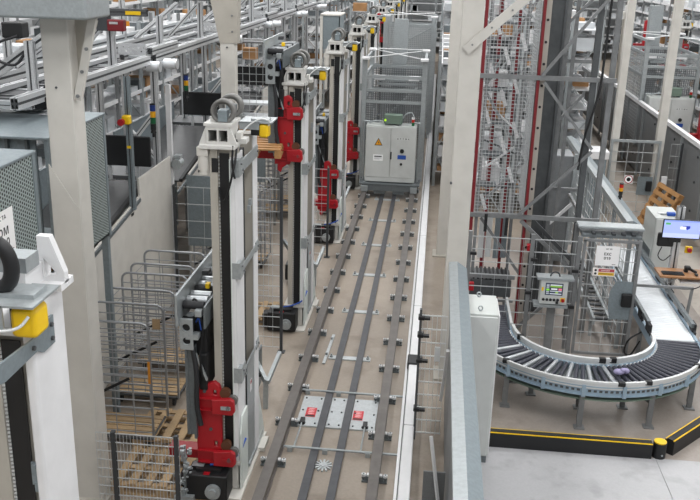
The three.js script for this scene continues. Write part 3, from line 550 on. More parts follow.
towerLight('unlit signal tower left of the second mast head', -5.0, 3.25, -17.2, [M.black, M.ledGreenOff, M.ledAmber, M.ledBlue], .1, .045);
{ const t = thing('signal_post', 'grey signal post with red and yellow button before the nearest black screen', 'post', [-4.5, 0, -12.35]);
  aluPart(t, 'post', [-4.47, 2.3, -12.35], [-4.47, 4.3, -12.35], .08, .08, M.galvBlue); part(t, 'button_box', [rb(-4.53, -4.41, 3.62, 3.75, -12.2, -12.32, .02)], M.yellow); part(t, 'red_button', [cylZ(.05, .06, -4.52, 3.66, -12.17, 12)], M.red); part(t, 'yellow_tag', [b2(-4.5, -4.44, 3.25, 3.29, -12.3, -12.305)], M.yellow); }
// perforated guard tunnels at the left edge
function tunnel(label, x0, x1, y0, y1, z0, z1, sign) {
  const t = thing('guard_tunnel', label, 'enclosure', [(x0 + x1) / 2, y0, (z0 + z1) / 2]);
  part(t, 'roof', [rb(x0, x1 + .02, y1 - .03, y1, z0 + .02, z1, .008)], M.galvBlue);
  part(t, 'side_sheet', [b2(x1 - .012, x1, y0, y1 - .03, z0 - .06, z1 + .06)], M.perf);
  for (const [a, b] of [[z0, z0 - .06], [z1 + .06, z1]]) part(t, 'edge_post', [b2(x1 - .04, x1 + .008, y0 - .02, y1 - .01, a, b)], M.galvBlue);
  part(t, 'back_sheet', [b2(x0, x0 + .012, y0, y1 - .03, z0, z1)], M.galvBlue);
  part(t, 'floor_sheet', [b2(x0, x1, y0, y0 + .02, z0, z1)], M.galvBlue);
  for (const z of [z0, z1]) for (const x of [x0 + .06, x1 - .06]) part(t, 'leg', [b2(x - .04, x + .04, 0, y0, z, z + (z === z0 ? -.08 : .08))], M.galvBlue);
  return t;
}
{ const t = tunnel('perforated grey guard tunnel with white sign at the left edge', -5.2, -3.6, 3.15, 4.28, -4.6, -7.45);
  print(t, 'sign', .46, .4, -3.588, 3.7, -6.7, canvasMat(256, 256, (g, w, h) => { g.fillStyle = '#ecebea'; g.fillRect(0, 0, w, h); g.fillStyle = '#1b1b1d'; g.textAlign = 'center'; g.font = 'bold 34px sans-serif'; g.fillText('C TA', 150, 50); g.font = 'bold 64px sans-serif'; g.fillText('QM', 150, 140); g.fillText('030', 150, 206); g.font = '12px sans-serif'; g.fillRect(196, 234, 40, 5); }), Math.PI / 2); }
{ const t = tunnel('second grey guard tunnel behind the left cream column', -5.3, -4.0, 2.62, 4.15, -8.6, -10.2);
  part(t, 'inner_shelf', [b2(-5.2, -4.02, 2.95, 2.97, -8.62, -8.74)], M.galvDark); part(t, 'parcel', [b2(-4.3, -4.1, 2.64, 2.78, -8.62, -8.73)], M.cardboard); part(t, 'inner_wall', [b2(-5.25, -4.2, 2.65, 4.1, -8.75, -8.77)], M.galvBlue); for (let i = 0; i < 5; i++) part(t, 'inner_rib', [b2(-4.3 - i * .22, -4.27 - i * .22, 2.7, 4.1, -8.7, -8.75)], M.galvDark); }
{ // robot arm like profile assembly at the top left
  const t = thing('profile_arm', 'slanted aluminium profile arm with black joint at the upper left edge', 'machine arm', [-5, 4.4, -10]);
  aluPart(t, 'arm', [-5.5, 4.4, -10], [-4.55, 5.05, -10], .12, .12, M.alu); part(t, 'joint', [rb(-5.05, -4.8, 5.02, 5.2, -9.9, -10.1, .02)], M.black); aluPart(t, 'post', [-4.5, 4.3, -10.2], [-4.5, 5.2, -10.2], .12, .12, M.alu);
  part(t, 'hose', [pipe([[-4.85, 5.05, -9.9], [-5.1, 4.95, -9.85], [-5.1, 4.78, -9.85], [-4.9, 4.72, -9.85], [-4.78, 4.85, -9.88]], .018, 20, 6)], M.rubber);
  part(t, 'hose', [pipe([[-4.6, 5.1, -10.05], [-4.55, 4.8, -10], [-4.58, 4.5, -10], [-4.75, 4.38, -10]], .018, 16, 6)], M.rubber);
  part(t, 'carriage', [rb(-5.6, -4.75, 4.25, 4.38, -9.8, -10.2, .02)], M.darkGrey); part(t, 'rail_tube', [rod([-5.6, 3.98, -10.1], [-4.3, 4.32, -10.1], .05, 10)], M.alu); part(t, 'rail_tube', [rod([-5.6, 3.85, -9.9], [-4.4, 4.2, -9.9], .035, 10)], M.alu);
  part(t, 'block', [rb(-4.75, -4.45, 4.22, 4.36, -9.85, -10.15, .02)], M.black);
}
{ const t = thing('wire_enclosure', 'tall arched wire enclosure seen right of the white column', 'enclosure', [-4.2, 0, -19.36]);
  part(t, 'arch', hoop(-4.8, -3.58, 2.2, 4.2, -19.36, .03, .15), M.steel); part(t, 'arch', hoop(-4.8, -3.58, 2.2, 4.2, -19.9, .03, .15), M.steel);
  part(t, 'wires', wires([-4.78, 2.2, -19.36], [1.22, 0, 0], [0, 1.95, 0], 8, 12, .008), M.wire);
  for (const y of [3.45, 3.25]) part(t, 'black_bar', [b2(-4.3, -3.63, y, y + .06, -19.41, -19.42)], M.black);
  for (let i = 0; i < 3; i++) part(t, 'shelf', [b2(-4.75, -3.63, 2.2 + i * .3, 2.25 + i * .3, -19.42, -19.85)], i ? M.rollerWhite : M.cardboard);
  for (const lg of [0, 1, 2, 3]) part(t, 'leg', [[b2(-4.8, -4.75, 0, 2.2, -19.36, -19.41), b2(-3.63, -3.58, 0, 2.2, -19.36, -19.41), b2(-4.8, -4.75, 0, 2.2, -19.85, -19.9), b2(-3.63, -3.58, 0, 2.2, -19.85, -19.9)][lg]], M.steel);
  part(t, 'carton', [rb(-4.35, -4.05, 3.8, 4.05, -19.45, -19.75, .01)], M.cardboard);
}
{ const t = thing('shield_box', 'large translucent grey shield box behind the fourth mast head', 'enclosure', [-2.4, 3.9, -20.2]);
  part(t, 'front_sheet', [b2(-2.62, -2.24, 4.05, 4.78, -20.0, -20.02)], M.galvBlue); part(t, 'side_sheet', [b2(-2.26, -2.24, 4.05, 4.78, -20.0, -20.9)], M.galvBlue); part(t, 'frame', [b2(-2.68, -2.62, 3.0, 4.8, -19.97, -20.03), b2(-2.68, -2.22, 4.78, 4.81, -19.97, -21.0), b2(-2.68, -2.62, 3.0, 4.8, -20.94, -21.0)], M.cream); part(t, 'post', [b2(-2.68, -2.62, 0, 3.0, -19.97, -20.03)], M.cream); }

// ---------------------------------------------------------------- cranes in the aisles
const logo = canvasMat(256, 48, (g, w, h) => { g.fillStyle = '#c8cbc9'; g.fillRect(0, 0, w, h); g.fillStyle = '#2a2d30'; g.font = 'bold 40px sans-serif'; g.textAlign = 'center';['A', 'T', 'T', 'M', 'A'].forEach((c, i) => g.fillText(c, 28 + i * 50, 39)); });
const warnTri = canvasMat(64, 64, (g, w, h) => { g.fillStyle = '#c8cbc9'; g.fillRect(0, 0, w, h); g.fillStyle = '#241a08'; g.beginPath(); g.moveTo(32, 2); g.lineTo(63, 60); g.lineTo(1, 60); g.fill(); g.fillStyle = '#e8a01c'; g.beginPath(); g.moveTo(32, 12); g.lineTo(55, 55); g.lineTo(9, 55); g.fill(); g.fillStyle = '#2a1c08'; g.beginPath(); g.moveTo(34, 22); g.lineTo(27, 40); g.lineTo(33, 40); g.lineTo(30, 52); g.lineTo(38, 36); g.lineTo(32, 36); g.fill(); });
const crateLabel = canvasMat(96, 64, (g, w, h) => { g.fillStyle = '#eef0f0'; g.fillRect(0, 0, w, h); g.fillStyle = '#4a4d50'; g.fillRect(12, 14, 72, 12); g.fillStyle = '#9a9da0'; g.fillRect(12, 34, 72, 4); g.fillRect(12, 44, 50, 4); });
function crane(label, dx, dz, lift = 0) {
  const t = thing('stacker_crane', label, 'crane', [0, 0, 0]); origin.set(t, V()); t.position.set(dx, lift, dz);
  if (lift) for (const x of [-.65, .65]) for (const z of [-.1, -2.9]) part(t, 'base_leg', [b2(x - .06, x + .06, .17 - lift, .25, z - .2, z + .2)], M.galvDark);
  const b = part(t, 'base_frame', [rb(-.72, .72, .2, .36, .1, .0, .01), b2(-.72, -.6, .14, .36, .0, -3.2), b2(.6, .72, .14, .36, 0, -3.2), b2(-.4, -.1, .12, .22, .06, -.1), b2(.1, .4, .12, .22, .06, -.1), rb(-.8, .8, .36, .41, .12, -.6, .01)], M.galvDark);
  for (const x of [-.65, .65]) for (const z of [-.02, -3.0]) part(t, 'wheel', [cylX(.13, .09, x, .29, z, 16), rb(x - .09, x + .09, .18, .34, z + .1, z + .16, .01)], M.galv);
  const c = part(t, 'cabinet', [rb(-.66, .66, .44, 1.92, 0, -.5, .01)], M.cab);
  part(c, 'door', [rb(-.645, -.01, .56, 1.89, .0, .02, .008)], M.cabDoor); part(c, 'door', [rb(.0, .645, .56, 1.89, .0, .02, .008)], M.cabDoor); part(c, 'kick_strip', [b2(-.65, .65, .44, .55, .0, .015)], M.cabDoor);
  part(c, 'handle', [rb(.0, .035, 1.05, 1.25, .02, .045, .008)], M.black); part(c, 'knob', [cylZ(.055, .04, .3, 1.28, .035, 12)], M.black); part(c, 'knob', [cylZ(.035, .03, .29, .93, .03, 10)], M.black);
  part(c, 'blue_label', [b2(.19, .41, 1.06, 1.17, .02, .024)], M.blue);
  print(c, 'logo', .36, .07, .32, 1.6, .023, logo); print(c, 'warning_sign', .22, .22, -.32, 1.5, .023, warnTri); print(c, 'paper_label', .26, .17, -.32, 1.08, .023, crateLabel);
  const f = part(t, 'transformer', [rb(-.2, .27, 1.96, 2.2, -.06, -.32, .02)], M.green); part(f, 'indicator', [cylZ(.03, .02, -.17, 2.06, -.055, 10)], M.ledGreen); part(f, 'feet', [b2(-.18, -.12, 1.92, 1.96, -.1, -.3), b2(.18, .24, 1.92, 1.96, -.1, -.3)], M.galvDark);
  part(t, 'signal_lamp', [cylY(.04, .08, .55, 1.97, -.12, 10)], M.ledGreenOff); part(t, 'signal_lamp', [cylY(.04, .08, .55, 2.06, -.12, 10)], M.ledRed); part(t, 'signal_lamp', [cylY(.042, .05, .55, 2.12, -.12, 10)], M.white);
  part(t, 'cable', [pipe([[.24, 2.05, -.2], [.35, 2.2, -.25], [.5, 2.25, -.2], [.57, 2.14, -.14]], .015, 12, 5), pipe([[-.6, 1.95, -.2], [-.4, 2.02, -.15], [-.2, 2.0, -.15]], .02, 10, 5)], M.galv);
  for (const x of [-.78, .78]) for (const z of [-.55, -3.0]) part(t, 'cage_post', [b2(x - .06, x + .06, .36, 3.55, z - .06, z + .06)], M.galv);
  for (const x of [-.72, .72]) part(t, 'side_pipe', [rod([x, .4, -.25], [x, 1.98, -.25], .03, 8), rod([x, 1.98, -.25], [x * .8, 1.98, -.25], .025, 8)], M.galv);
  for (const z of [-.55, -3.0]) { for (const y of [2.45, 2.75, 3.1]) part(t, 'cage_beam', [b2(-.78, .78, y - .04, y + .04, z - .03, z + .03)], M.galv); for (const x of [-.76, .76]) part(t, 'cap', [b2(x - .1, x + .1, 3.55, 3.6, z + .22, z - .12)], M.white); }
  for (const x of [-.78, .78]) for (const y of [2.45, 3.1, 3.5]) part(t, 'cage_beam', [b2(x - .03, x + .03, y - .04, y + .04, -.55, -3.0)], M.galv);
  part(t, 'stay_wire', [rod([-.76, 3.58, -.5], [.76, 3.58, -2.9], .014), rod([.76, 3.58, -.5], [-.76, 3.58, -2.9], .014), rod([-.76, 3.6, -2.9], [.76, 3.6, -2.9], .014)], M.wireWhite);
  part(t, 'cage_brace', [bar([-.3, 1.95, -.6], [.6, 2.85, -.6], .04, .05)], M.galv);
  part(t, 'mesh_panel', wires([-.72, 1.0, -.58], [1.44, 0, 0], [0, 1.7, 0], 24, 28, .014), M.wireDark); part(t, 'mesh_panel', wires([-.72, 1.0, -2.98], [1.44, 0, 0], [0, 2.1, 0], 22, 32, .014), M.wireDark);
  part(t, 'mesh_panel', wires([.78, .5, -.6], [0, 0, -2.4], [0, 2.6, 0], 24, 26, .011), M.wire); part(t, 'mesh_panel', wires([-.78, .5, -.6], [0, 0, -2.4], [0, 2.6, 0], 24, 26, .011), M.wire);
  for (const x of [-.42, .5]) part(t, 'deck_block', [rb(x - .16, x + .12, 2.92, 3.0, -1.3, -1.8, .01)], M.white);
  part(t, 'deck_rail', [b2(-.5, .6, 2.8, 2.86, -1.2, -1.24), b2(-.5, .6, 2.8, 2.86, -2.0, -2.04)], M.galv);
  part(t, 'mast', [b2(-.2, .2, .3, 4.4, -3.3, -3.6)], M.galv);
  return t;
}
crane('stacker crane with light grey cabinet standing in the aisle', -1.1, -22.4);
crane('stacker crane in the neighbouring aisle behind the white capped partition', 6.98, -26.8, .42);
{ // large grey tower beyond the crane
  const t = thing('lift_tower', 'tall grey framed tower beyond the crane in the aisle', 'tower', [-1.1, 0, -31.5]);
  for (const x of [-1.85, -.2]) for (const z of [-31, -33]) part(t, 'post', [b2(x - .09, x + .09, 0, 4.15, z - .09, z + .09)], M.galv);
  part(t, 'mesh_panel', wires([-1.76, 3.0, -31.0], [1.48, 0, 0], [0, .85, 0], 22, 13, .018), M.wire); part(t, 'mesh_panel', wires([-1.76, .4, -31.0], [1.48, 0, 0], [0, 2.55, 0], 22, 38, .018), M.wire); part(t, 'back_panel', [b2(-1.76, -.28, .4, 3.85, -33.0, -33.03)], M.galv); part(t, 'mesh_panel', wires([-.2, .4, -31.1], [0, 0, -1.8], [0, 3.4, 0], 22, 40, .016), M.wire);
  for (const y of [.4, 2.97, 3.87]) part(t, 'beam', [b2(-1.85, -.2, y - .05, y + .05, -30.96, -31.06)], M.galv);
  for (const x of [-1.85, -.2]) part(t, 'cap', [b2(x - .12, x + .12, 4.15, 4.2, -30.9, -31.3)], M.white); part(t, 'brace', [bar([-1.7, 3.05, -30.98], [-.3, 3.8, -30.98], .04, .04)], M.galv); part(t, 'stay_wire', [rod([-1.85, 4.2, -31], [-.2, 4.2, -33], .015), rod([-.2, 4.2, -31], [-1.85, 4.2, -33], .015)], M.wireWhite); part(t, 'knob', [cylZ(.05, .05, -1.7, .95, -30.97, 10)], M.white);
}

// ---------------------------------------------------------------- rack tower behind the middle column
{
  const Z = -14, t = thing('rack_tower', 'tall braced rack frame with red posts and wire mesh behind the middle column', 'rack', [1.6, 0, Z]);
  const post = (x, z, w, d, m, y1 = 6.6) => part(t, 'post', [b2(x - w / 2, x + w / 2, 0, y1, z - d / 2, z + d / 2)], m);
  post(.7, Z, .05, .07, M.redDark); post(.78, Z - .02, .05, .05, M.steel); post(1.575, Z, .045, .08, M.redDark); post(2.42, Z, .09, .09, M.steelDark); post(2.72, Z - .15, .08, .08, M.steel); post(1.28, Z - .8, .05, .08, M.redDark); post(1.0, Z - 1.2, .07, .07, M.redDark); post(1.4, Z - .5, .05, .06, M.steel); post(2.1, Z - 1.1, .07, .07, M.steel); post(2.28, Z - 1.4, .06, .06, M.steel);
  for (const y of [2.06, 4.32, 6.5]) { part(t, 'beam', [bar([.66, y, Z + .05], [2.76, y, Z + .05], .05, .07)], M.steel); part(t, 'side_beam', [bar([2.5, y, Z], [2.5, y, Z - 1.6], .04, .06)], M.steel); part(t, 'rear_beam', [bar([.7, y + .12, Z - 1.5], [2.72, y + .12, Z - 1.5], .04, .06)], M.steel); }
  const br = (a, b, m = M.steel, w = .045) => part(t, 'brace', [bar(a, b, w, w)], m);
  br([1.62, 4.36, Z + .09], [2.66, 5.75, Z + .09]); br([1.66, 4.26, Z + .09], [2.5, 3.24, Z + .09]); br([2.5, 3.2, Z + .09], [1.45, 2.1, Z + .09]); br([1.5, 2.0, Z + .07], [2.5, 1.1, Z + .07], M.steel, .06); br([2.5, 1.08, Z + .07], [1.6, .1, Z + .07]); br([2.62, 5.65, Z + .07], [1.7, 6.4, Z + .07]);
  br([.8, 4.15, Z - .3], [1.5, 5.5, Z - .3]); br([.75, 4.1, Z - .3], [1.5, 2.9, Z - .3]); br([1.5, 2.9, Z - .3], [.8, 2.1, Z - .3]); br([1.7, 2.9, Z - 1.3], [2.5, 3.9, Z - 1.3]); br([1.7, 4.6, Z - 1.3], [2.6, 5.6, Z - 1.3]); br([.85, 2.0, Z], [1.6, 1.0, Z]); br([2.5, 2.0, Z - 1.2], [1.75, 1.2, Z - 1.2], M.white, .05); br([1.7, 1.95, Z - .3], [2.6, 1.1, Z - .3], M.steelDark, .06);
  part(t, 'mesh', wires([.73, 2.1, Z + .02], [.8, 0, 0], [0, 4.5, 0], 14, 78, .0075), M.wire);
  part(t, 'mesh', wires([1.53, 2.1, Z + .0], [0, 0, -.9], [0, 4.5, 0], 14, 78, .008), M.wire);
  const w = part(t, 'wide_upright', [b2(1.68, 2.02, 0, 6.6, Z - .95, Z - 1.0), b2(1.66, 1.71, 0, 6.6, Z - .9, Z - 1.1), b2(2.0, 2.04, 0, 6.6, Z - .9, Z - 1.2)], M.steelDark);
  const fl = part(t, 'hole_flange', [b2(1.6, 1.69, 0, 6.6, Z - .06, Z - .075)], M.creamDark);
  for (let i = 0; i < 18; i++) part(t, 'flange_hole', [cylZ(.022, .006, 1.645, .5 + i * .335, Z - .057, 10)], M.black);
  for (let i = 0; i < 16; i++) { // white guide tabs, tilted
    const x = .85 + (i % 3) * .22 + rr(-.05, .05), y = 2.25 + i * .235, z = Z - .35 - rr(0, .5);
    part(t, 'guide_tab', [bar([x - .04, y + .13, z + .3], [x + .05, y - .13, z + .3], .012, .055)], M.white);
  }
  for (let i = 0; i < 9; i++) { br([.8 + rr(0, .2), 2.2 + i * .5, Z - .6], [1.3 + rr(0, .2), 2.2 + i * .5 + rr(-.5, .5), Z - .6], i % 2 ? M.white : M.steelDark, .03); }
  for (let i = 0; i < 7; i++) { part(t, 'shelf', [b2(.8, 1.35, 2.3 + i * .55, 2.33 + i * .55, Z - .9, Z - 1.9)], M.galvDark); part(t, 'stored_box', [b2(.85, 1.2, 2.34 + i * .55, 2.58 + i * .55, Z - 1.2, Z - 1.7)], [M.white, M.tote, M.cardboard, M.white, M.darkGrey, M.white, M.tote][i]); }
  part(t, 'cable', [pipe([[2.55, 6.4, Z + .1], [2.53, 4.6, Z + .1], [2.5, 4.1, Z + .12], [2.36, 3.4, Z + .1], [2.32, 2.9, Z + .1]], .02, 24, 6)], M.black);
  // lower part: hanging clear strips, dark lift belt
  for (let i = 0; i < 4; i++) part(t, 'hanging_strip', [b2(.86 + i * .13, .95 + i * .13, 1.2, 2.0, Z - .3 - .05 * (i % 2), Z - .31 - .05 * (i % 2))], i < 2 ? M.wireWhite : M.galvBlue);
  part(t, 'belt_unit', [rb(.74, 1.42, .72, 1.02, Z + .3, Z - .3, .02)], M.steelDark); for (let i = 0; i < 9; i++) part(t, 'belt_rib', [b2(.78 + i * .07, .81 + i * .07, 1.02, 1.05, Z + .28, Z - .28)], M.rubber);
  part(t, 'belt_frame', [b2(.7, 1.46, 1.06, 1.12, Z + .28, Z + .34), b2(.7, 1.46, .66, .7, Z + .3, Z + .36)], M.steel); part(t, 'red_clamp', [rb(.72, .8, .86, 1.0, Z + .36, Z + .44, .01)], M.red); part(t, 'red_clamp', [rb(1.62, 1.72, 1.55, 1.66, Z + .2, Z + .3, .01)], M.red);
  for (const [x, y] of [[.93, 1.95], [1.27, 1.9]]) part(t, 'black_stop', [b2(x - .025, x + .025, y - .15, y + .15, Z + .1, Z + .14)], M.black);
}
{ // wire fence in front of the rack tower
  const Z = -13.05, t = thing('wire_fence', 'wire safety fence in front of the rack tower, holding the operator panel', 'fence', [1.5, 0, Z]);
  for (let i = 0; i < 10; i++) part(t, 'wire', [bar([.6, .12 + i * .205, Z], [2.34, .12 + i * .205, Z], .012)], M.wire);
  part(t, 'upright_wires', Array.from({ length: 9 }, (_, i) => bar([.68 + i * .2, .1, Z], [.68 + i * .2, 1.98, Z], .005)), M.wire);
  for (const x of [.66, 1.62, 2.33]) part(t, 'post', [b2(x - .03, x + .03, 0, 2.05, Z - .03, Z + .03), b2(x - .07, x + .07, 0, .012, Z - .07, Z + .07)], M.steel);
  for (const [x, y] of [[.72, 1.7], [1.66, 1.65], [1.62, 1.1], [2.3, 1.5], [2.3, .9]]) part(t, 'clamp', [rb(x - .05, x + .05, y - .025, y + .025, Z + .03, Z + .07, .01)], M.black);
}
{ // operator panel
  const t = thing('operator_panel', 'grey operator panel with touch screen and red emergency button on the fence', 'control panel', [2.0, 0, -12.9]);
  const z = -12.86, b = part(t, 'box', [rb(1.78, 2.2, .98, 1.38, z, z - .18, .012)], M.cabDoor);
  part(t, 'top_rail', [b2(1.72, 2.28, 1.38, 1.42, z + .02, z - .2)], M.galv); part(t, 'bottom_rail', [b2(1.7, 2.22, .93, .97, z + .02, z - .2)], M.galv); part(t, 'arch', [new THREE.TorusGeometry(.07, .012, 6, 14, Math.PI).translate(2.0, 1.42, z - .08)], M.darkGrey);
  print(b, 'screen', .27, .2, 1.99, 1.235, z + .004, canvasMat(256, 192, (g, w, h) => { g.fillStyle = '#2a3346'; g.fillRect(0, 0, w, h); g.fillStyle = '#c8ccd2'; g.fillRect(70, 20, 170, 20); g.fillStyle = '#7fae3c'; g.fillRect(70, 40, 170, 26); g.fillStyle = '#dfe3e6'; g.fillRect(84, 82, 90, 24); g.fillStyle = '#e07a92'; g.fillRect(190, 80, 50, 34); g.fillStyle = '#b9c0c8'; g.fillRect(70, 120, 170, 16); g.fillStyle = '#98c948'; g.fillRect(150, 138, 40, 18); g.fillStyle = '#c9ced4'; g.fillRect(70, 160, 170, 16); g.fillStyle = '#a2a9b2'; g.fillRect(16, 20, 40, 40); g.fillRect(16, 66, 40, 20); g.fillStyle = '#7ed63a'; g.fillRect(14, 92, 46, 28); g.fillStyle = '#b0b6be'; g.fillRect(16, 128, 40, 20); g.fillRect(16, 156, 40, 20); }, .35));
  for (let i = 0; i < 5; i++) part(b, 'push_button', [cylZ(.016, .02, 1.84 + i * .055, 1.06, z + .01, 12), ringZ(.022, .016, .01, 1.84 + i * .055, 1.06, z + .004, 12)], i === 1 || i === 3 ? M.rubber : M.black);
  part(b, 'stop_plate', [rb(2.1, 2.17, 1.03, 1.1, z, z + .008, .003)], M.yellow); part(b, 'emergency_button', [cylZ(.026, .04, 2.135, 1.065, z + .025, 14)], M.red); part(b, 'warning_label', [b2(1.8, 1.83, 1.2, 1.26, z, z + .003)], M.yellow); part(b, 'selector_knob', [rb(2.03, 2.07, 1.0, 1.04, z, z + .03, .008)], M.black);
  part(t, 'stand', [b2(1.93, 2.05, 0, .95, z - .08, z - .16)], M.steel);
}
// ---------------------------------------------------------------- gate EXC 019 with header
{
  const Z = -13.0, t = thing('mesh_door', 'grey framed mesh door with white sign EXC 019', 'door', [2.8, 0, Z]);
  part(t, 'frame', [b2(2.38, 2.42, .15, 2.02, Z - .02, Z + .02), b2(3.2, 3.25, .15, 2.05, Z - .025, Z + .025), b2(2.38, 3.25, 2.0, 2.04, Z - .02, Z + .02), b2(2.38, 3.25, .12, .16, Z - .02, Z + .02)], M.steel);
  part(t, 'mesh', [...Array.from({ length: 9 }, (_, i) => bar([2.4, .3 + i * .2, Z], [3.22, .3 + i * .2, Z], .011)), ...Array.from({ length: 5 }, (_, i) => bar([2.5 + i * .16, .15, Z], [2.5 + i * .16, 2.02, Z], .006))], M.wire);
  part(t, 'diagonal', [bar([2.42, 1.9, Z - .03], [2.95, .9, Z - .03], .02, .02)], M.wire);
  print(t, 'sign', .35, .32, 2.755, 1.785, Z + .02, canvasMat(256, 236, (g, w, h) => { g.fillStyle = '#efeeee'; g.fillRect(0, 0, w, h); g.fillStyle = '#2a2a2c'; g.textAlign = 'center'; g.font = 'bold 24px sans-serif'; g.fillText('GC VA', 138, 44); g.font = 'bold 46px sans-serif'; g.fillText('EXC', 128, 112); g.fillText('019', 128, 162); g.fillRect(186, 214, 40, 5); }));
  print(t, 'warning_sign', .34, .13, 2.73, 1.52, Z + .02, canvasMat(256, 100, (g, w, h) => { g.fillStyle = '#e9e4e0'; g.fillRect(0, 0, w, h); g.fillStyle = '#b04a52'; g.fillRect(66, 10, 180, 38); g.fillStyle = '#e7d9d4'; g.font = 'bold 24px sans-serif'; g.fillText('DANGER', 96, 38); g.fillStyle = '#d9ae2c'; g.fillRect(66, 54, 180, 36); g.fillStyle = '#5a4a20'; for (let i = 0; i < 12; i++) g.fillRect(76 + i * 13, 66, 8, 10); g.fillStyle = '#333'; g.beginPath(); g.arc(34, 30, 14, 0, 7); g.fill(); g.beginPath(); g.arc(34, 72, 14, 0, 7); g.fill(); }));
  part(t, 'lock_plate', [poly([[2.9, .75], [2.86, .95], [2.86, 1.2], [2.94, 1.38], [3.22, 1.38], [3.22, .75]], null, .008).translate(0, 0, Z + .005)], M.galvBlue);
  part(t, 'lock', [rb(3.04, 3.2, .98, 1.2, Z + .02, Z + .09, .02)], M.black);
}
{ const t = thing('door_header', 'horizontal galvanised header beam over the mesh door', 'beam', [2.8, 2.05, -13.3]);
  part(t, 'beam', [rb(2.3, 3.3, 2.15, 2.2, -13.14, -13.42, .015)], M.galv); part(t, 'tray', [b2(2.36, 3.25, 2.05, 2.09, -13.05, -13.35)], M.galvDark); for (let i = 0; i < 5; i++) part(t, 'clip', [rb(2.5 + i * .15, 2.56 + i * .15, 2.09, 2.13, -13.05, -13.15, .008)], M.darkGrey);
  part(t, 'rear_post', [b2(2.3, 2.36, 0, 2.14, -13.4, -13.46), b2(3.28, 3.34, 0, 2.14, -13.4, -13.46)], M.steel); }
{ const t = thing('partition', 'grey partition with slanting galvanised cap running back from the mesh door', 'partition', [3.2, 0, -17]);
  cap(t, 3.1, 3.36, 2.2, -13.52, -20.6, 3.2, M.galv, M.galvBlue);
  for (let i = 0; i < 5; i++) part(t, 'mesh_panel', wires([3.2, .12, -13.6 - i * 1.4], [0, 0, -1.34], [0, 1.95, 0], 5, 9, .01), M.wire);
  for (let i = 0; i < 6; i++) part(t, 'post', [b2(3.17, 3.23, 0, 2.1, -13.55 - i * 1.4, -13.61 - i * 1.4)], M.galv); }
towerLight('small red and yellow signal lamp on the slanting partition cap', 3.27, 2.21, -15.0, [M.black, M.ledAmber, M.ledRed], .06, .035);
// inside the cell behind the mesh door: floor track and grey boxes
{ const t = thing('cell_conveyor', 'long narrow grey conveyor inside the cell behind the mesh door', 'conveyor', [2.7, 0, -16.5]);
  for (const x of [2.84, 3.1]) part(t, 'side_rail', [b2(x - .02, x + .02, .3, .42, -13.8, -17.4)], M.galv); for (let i = 0; i < 17; i++) part(t, 'roller', [cylX(.03, .22, 2.97, .38, -13.9 - i * .21, 8)], M.aluDark); for (const z of [-14, -15.6, -17.2]) for (const x of [2.84, 3.1]) part(t, 'leg', [b2(x - .02, x + .02, 0, .3, z, z - .06)], M.galv); }
{ const t = thing('machine_box', 'tall grey machine housing behind the braced rack frame', 'machine', [2.6, 0, -18]); part(t, 'body', [rb(2.35, 2.85, .1, 2.35, -17.6, -18.3, .02)], M.panelGrey); part(t, 'frame', [b2(2.3, 2.36, 0, 2.4, -17.55, -17.62), b2(2.84, 2.9, 0, 2.4, -17.55, -17.62)], M.galv); }
{ const t = thing('lidded_bin', 'grey bin with white lid left of the slim cream column', 'bin', [3.9, 0, -21.6]); part(t, 'lid', [rb(3.5, 4.25, 1.55, 1.75, -21.2, -21.9, .02)], M.white); part(t, 'body', [b2(3.55, 4.2, 0, 1.55, -21.25, -21.85)], M.galvBlue); }
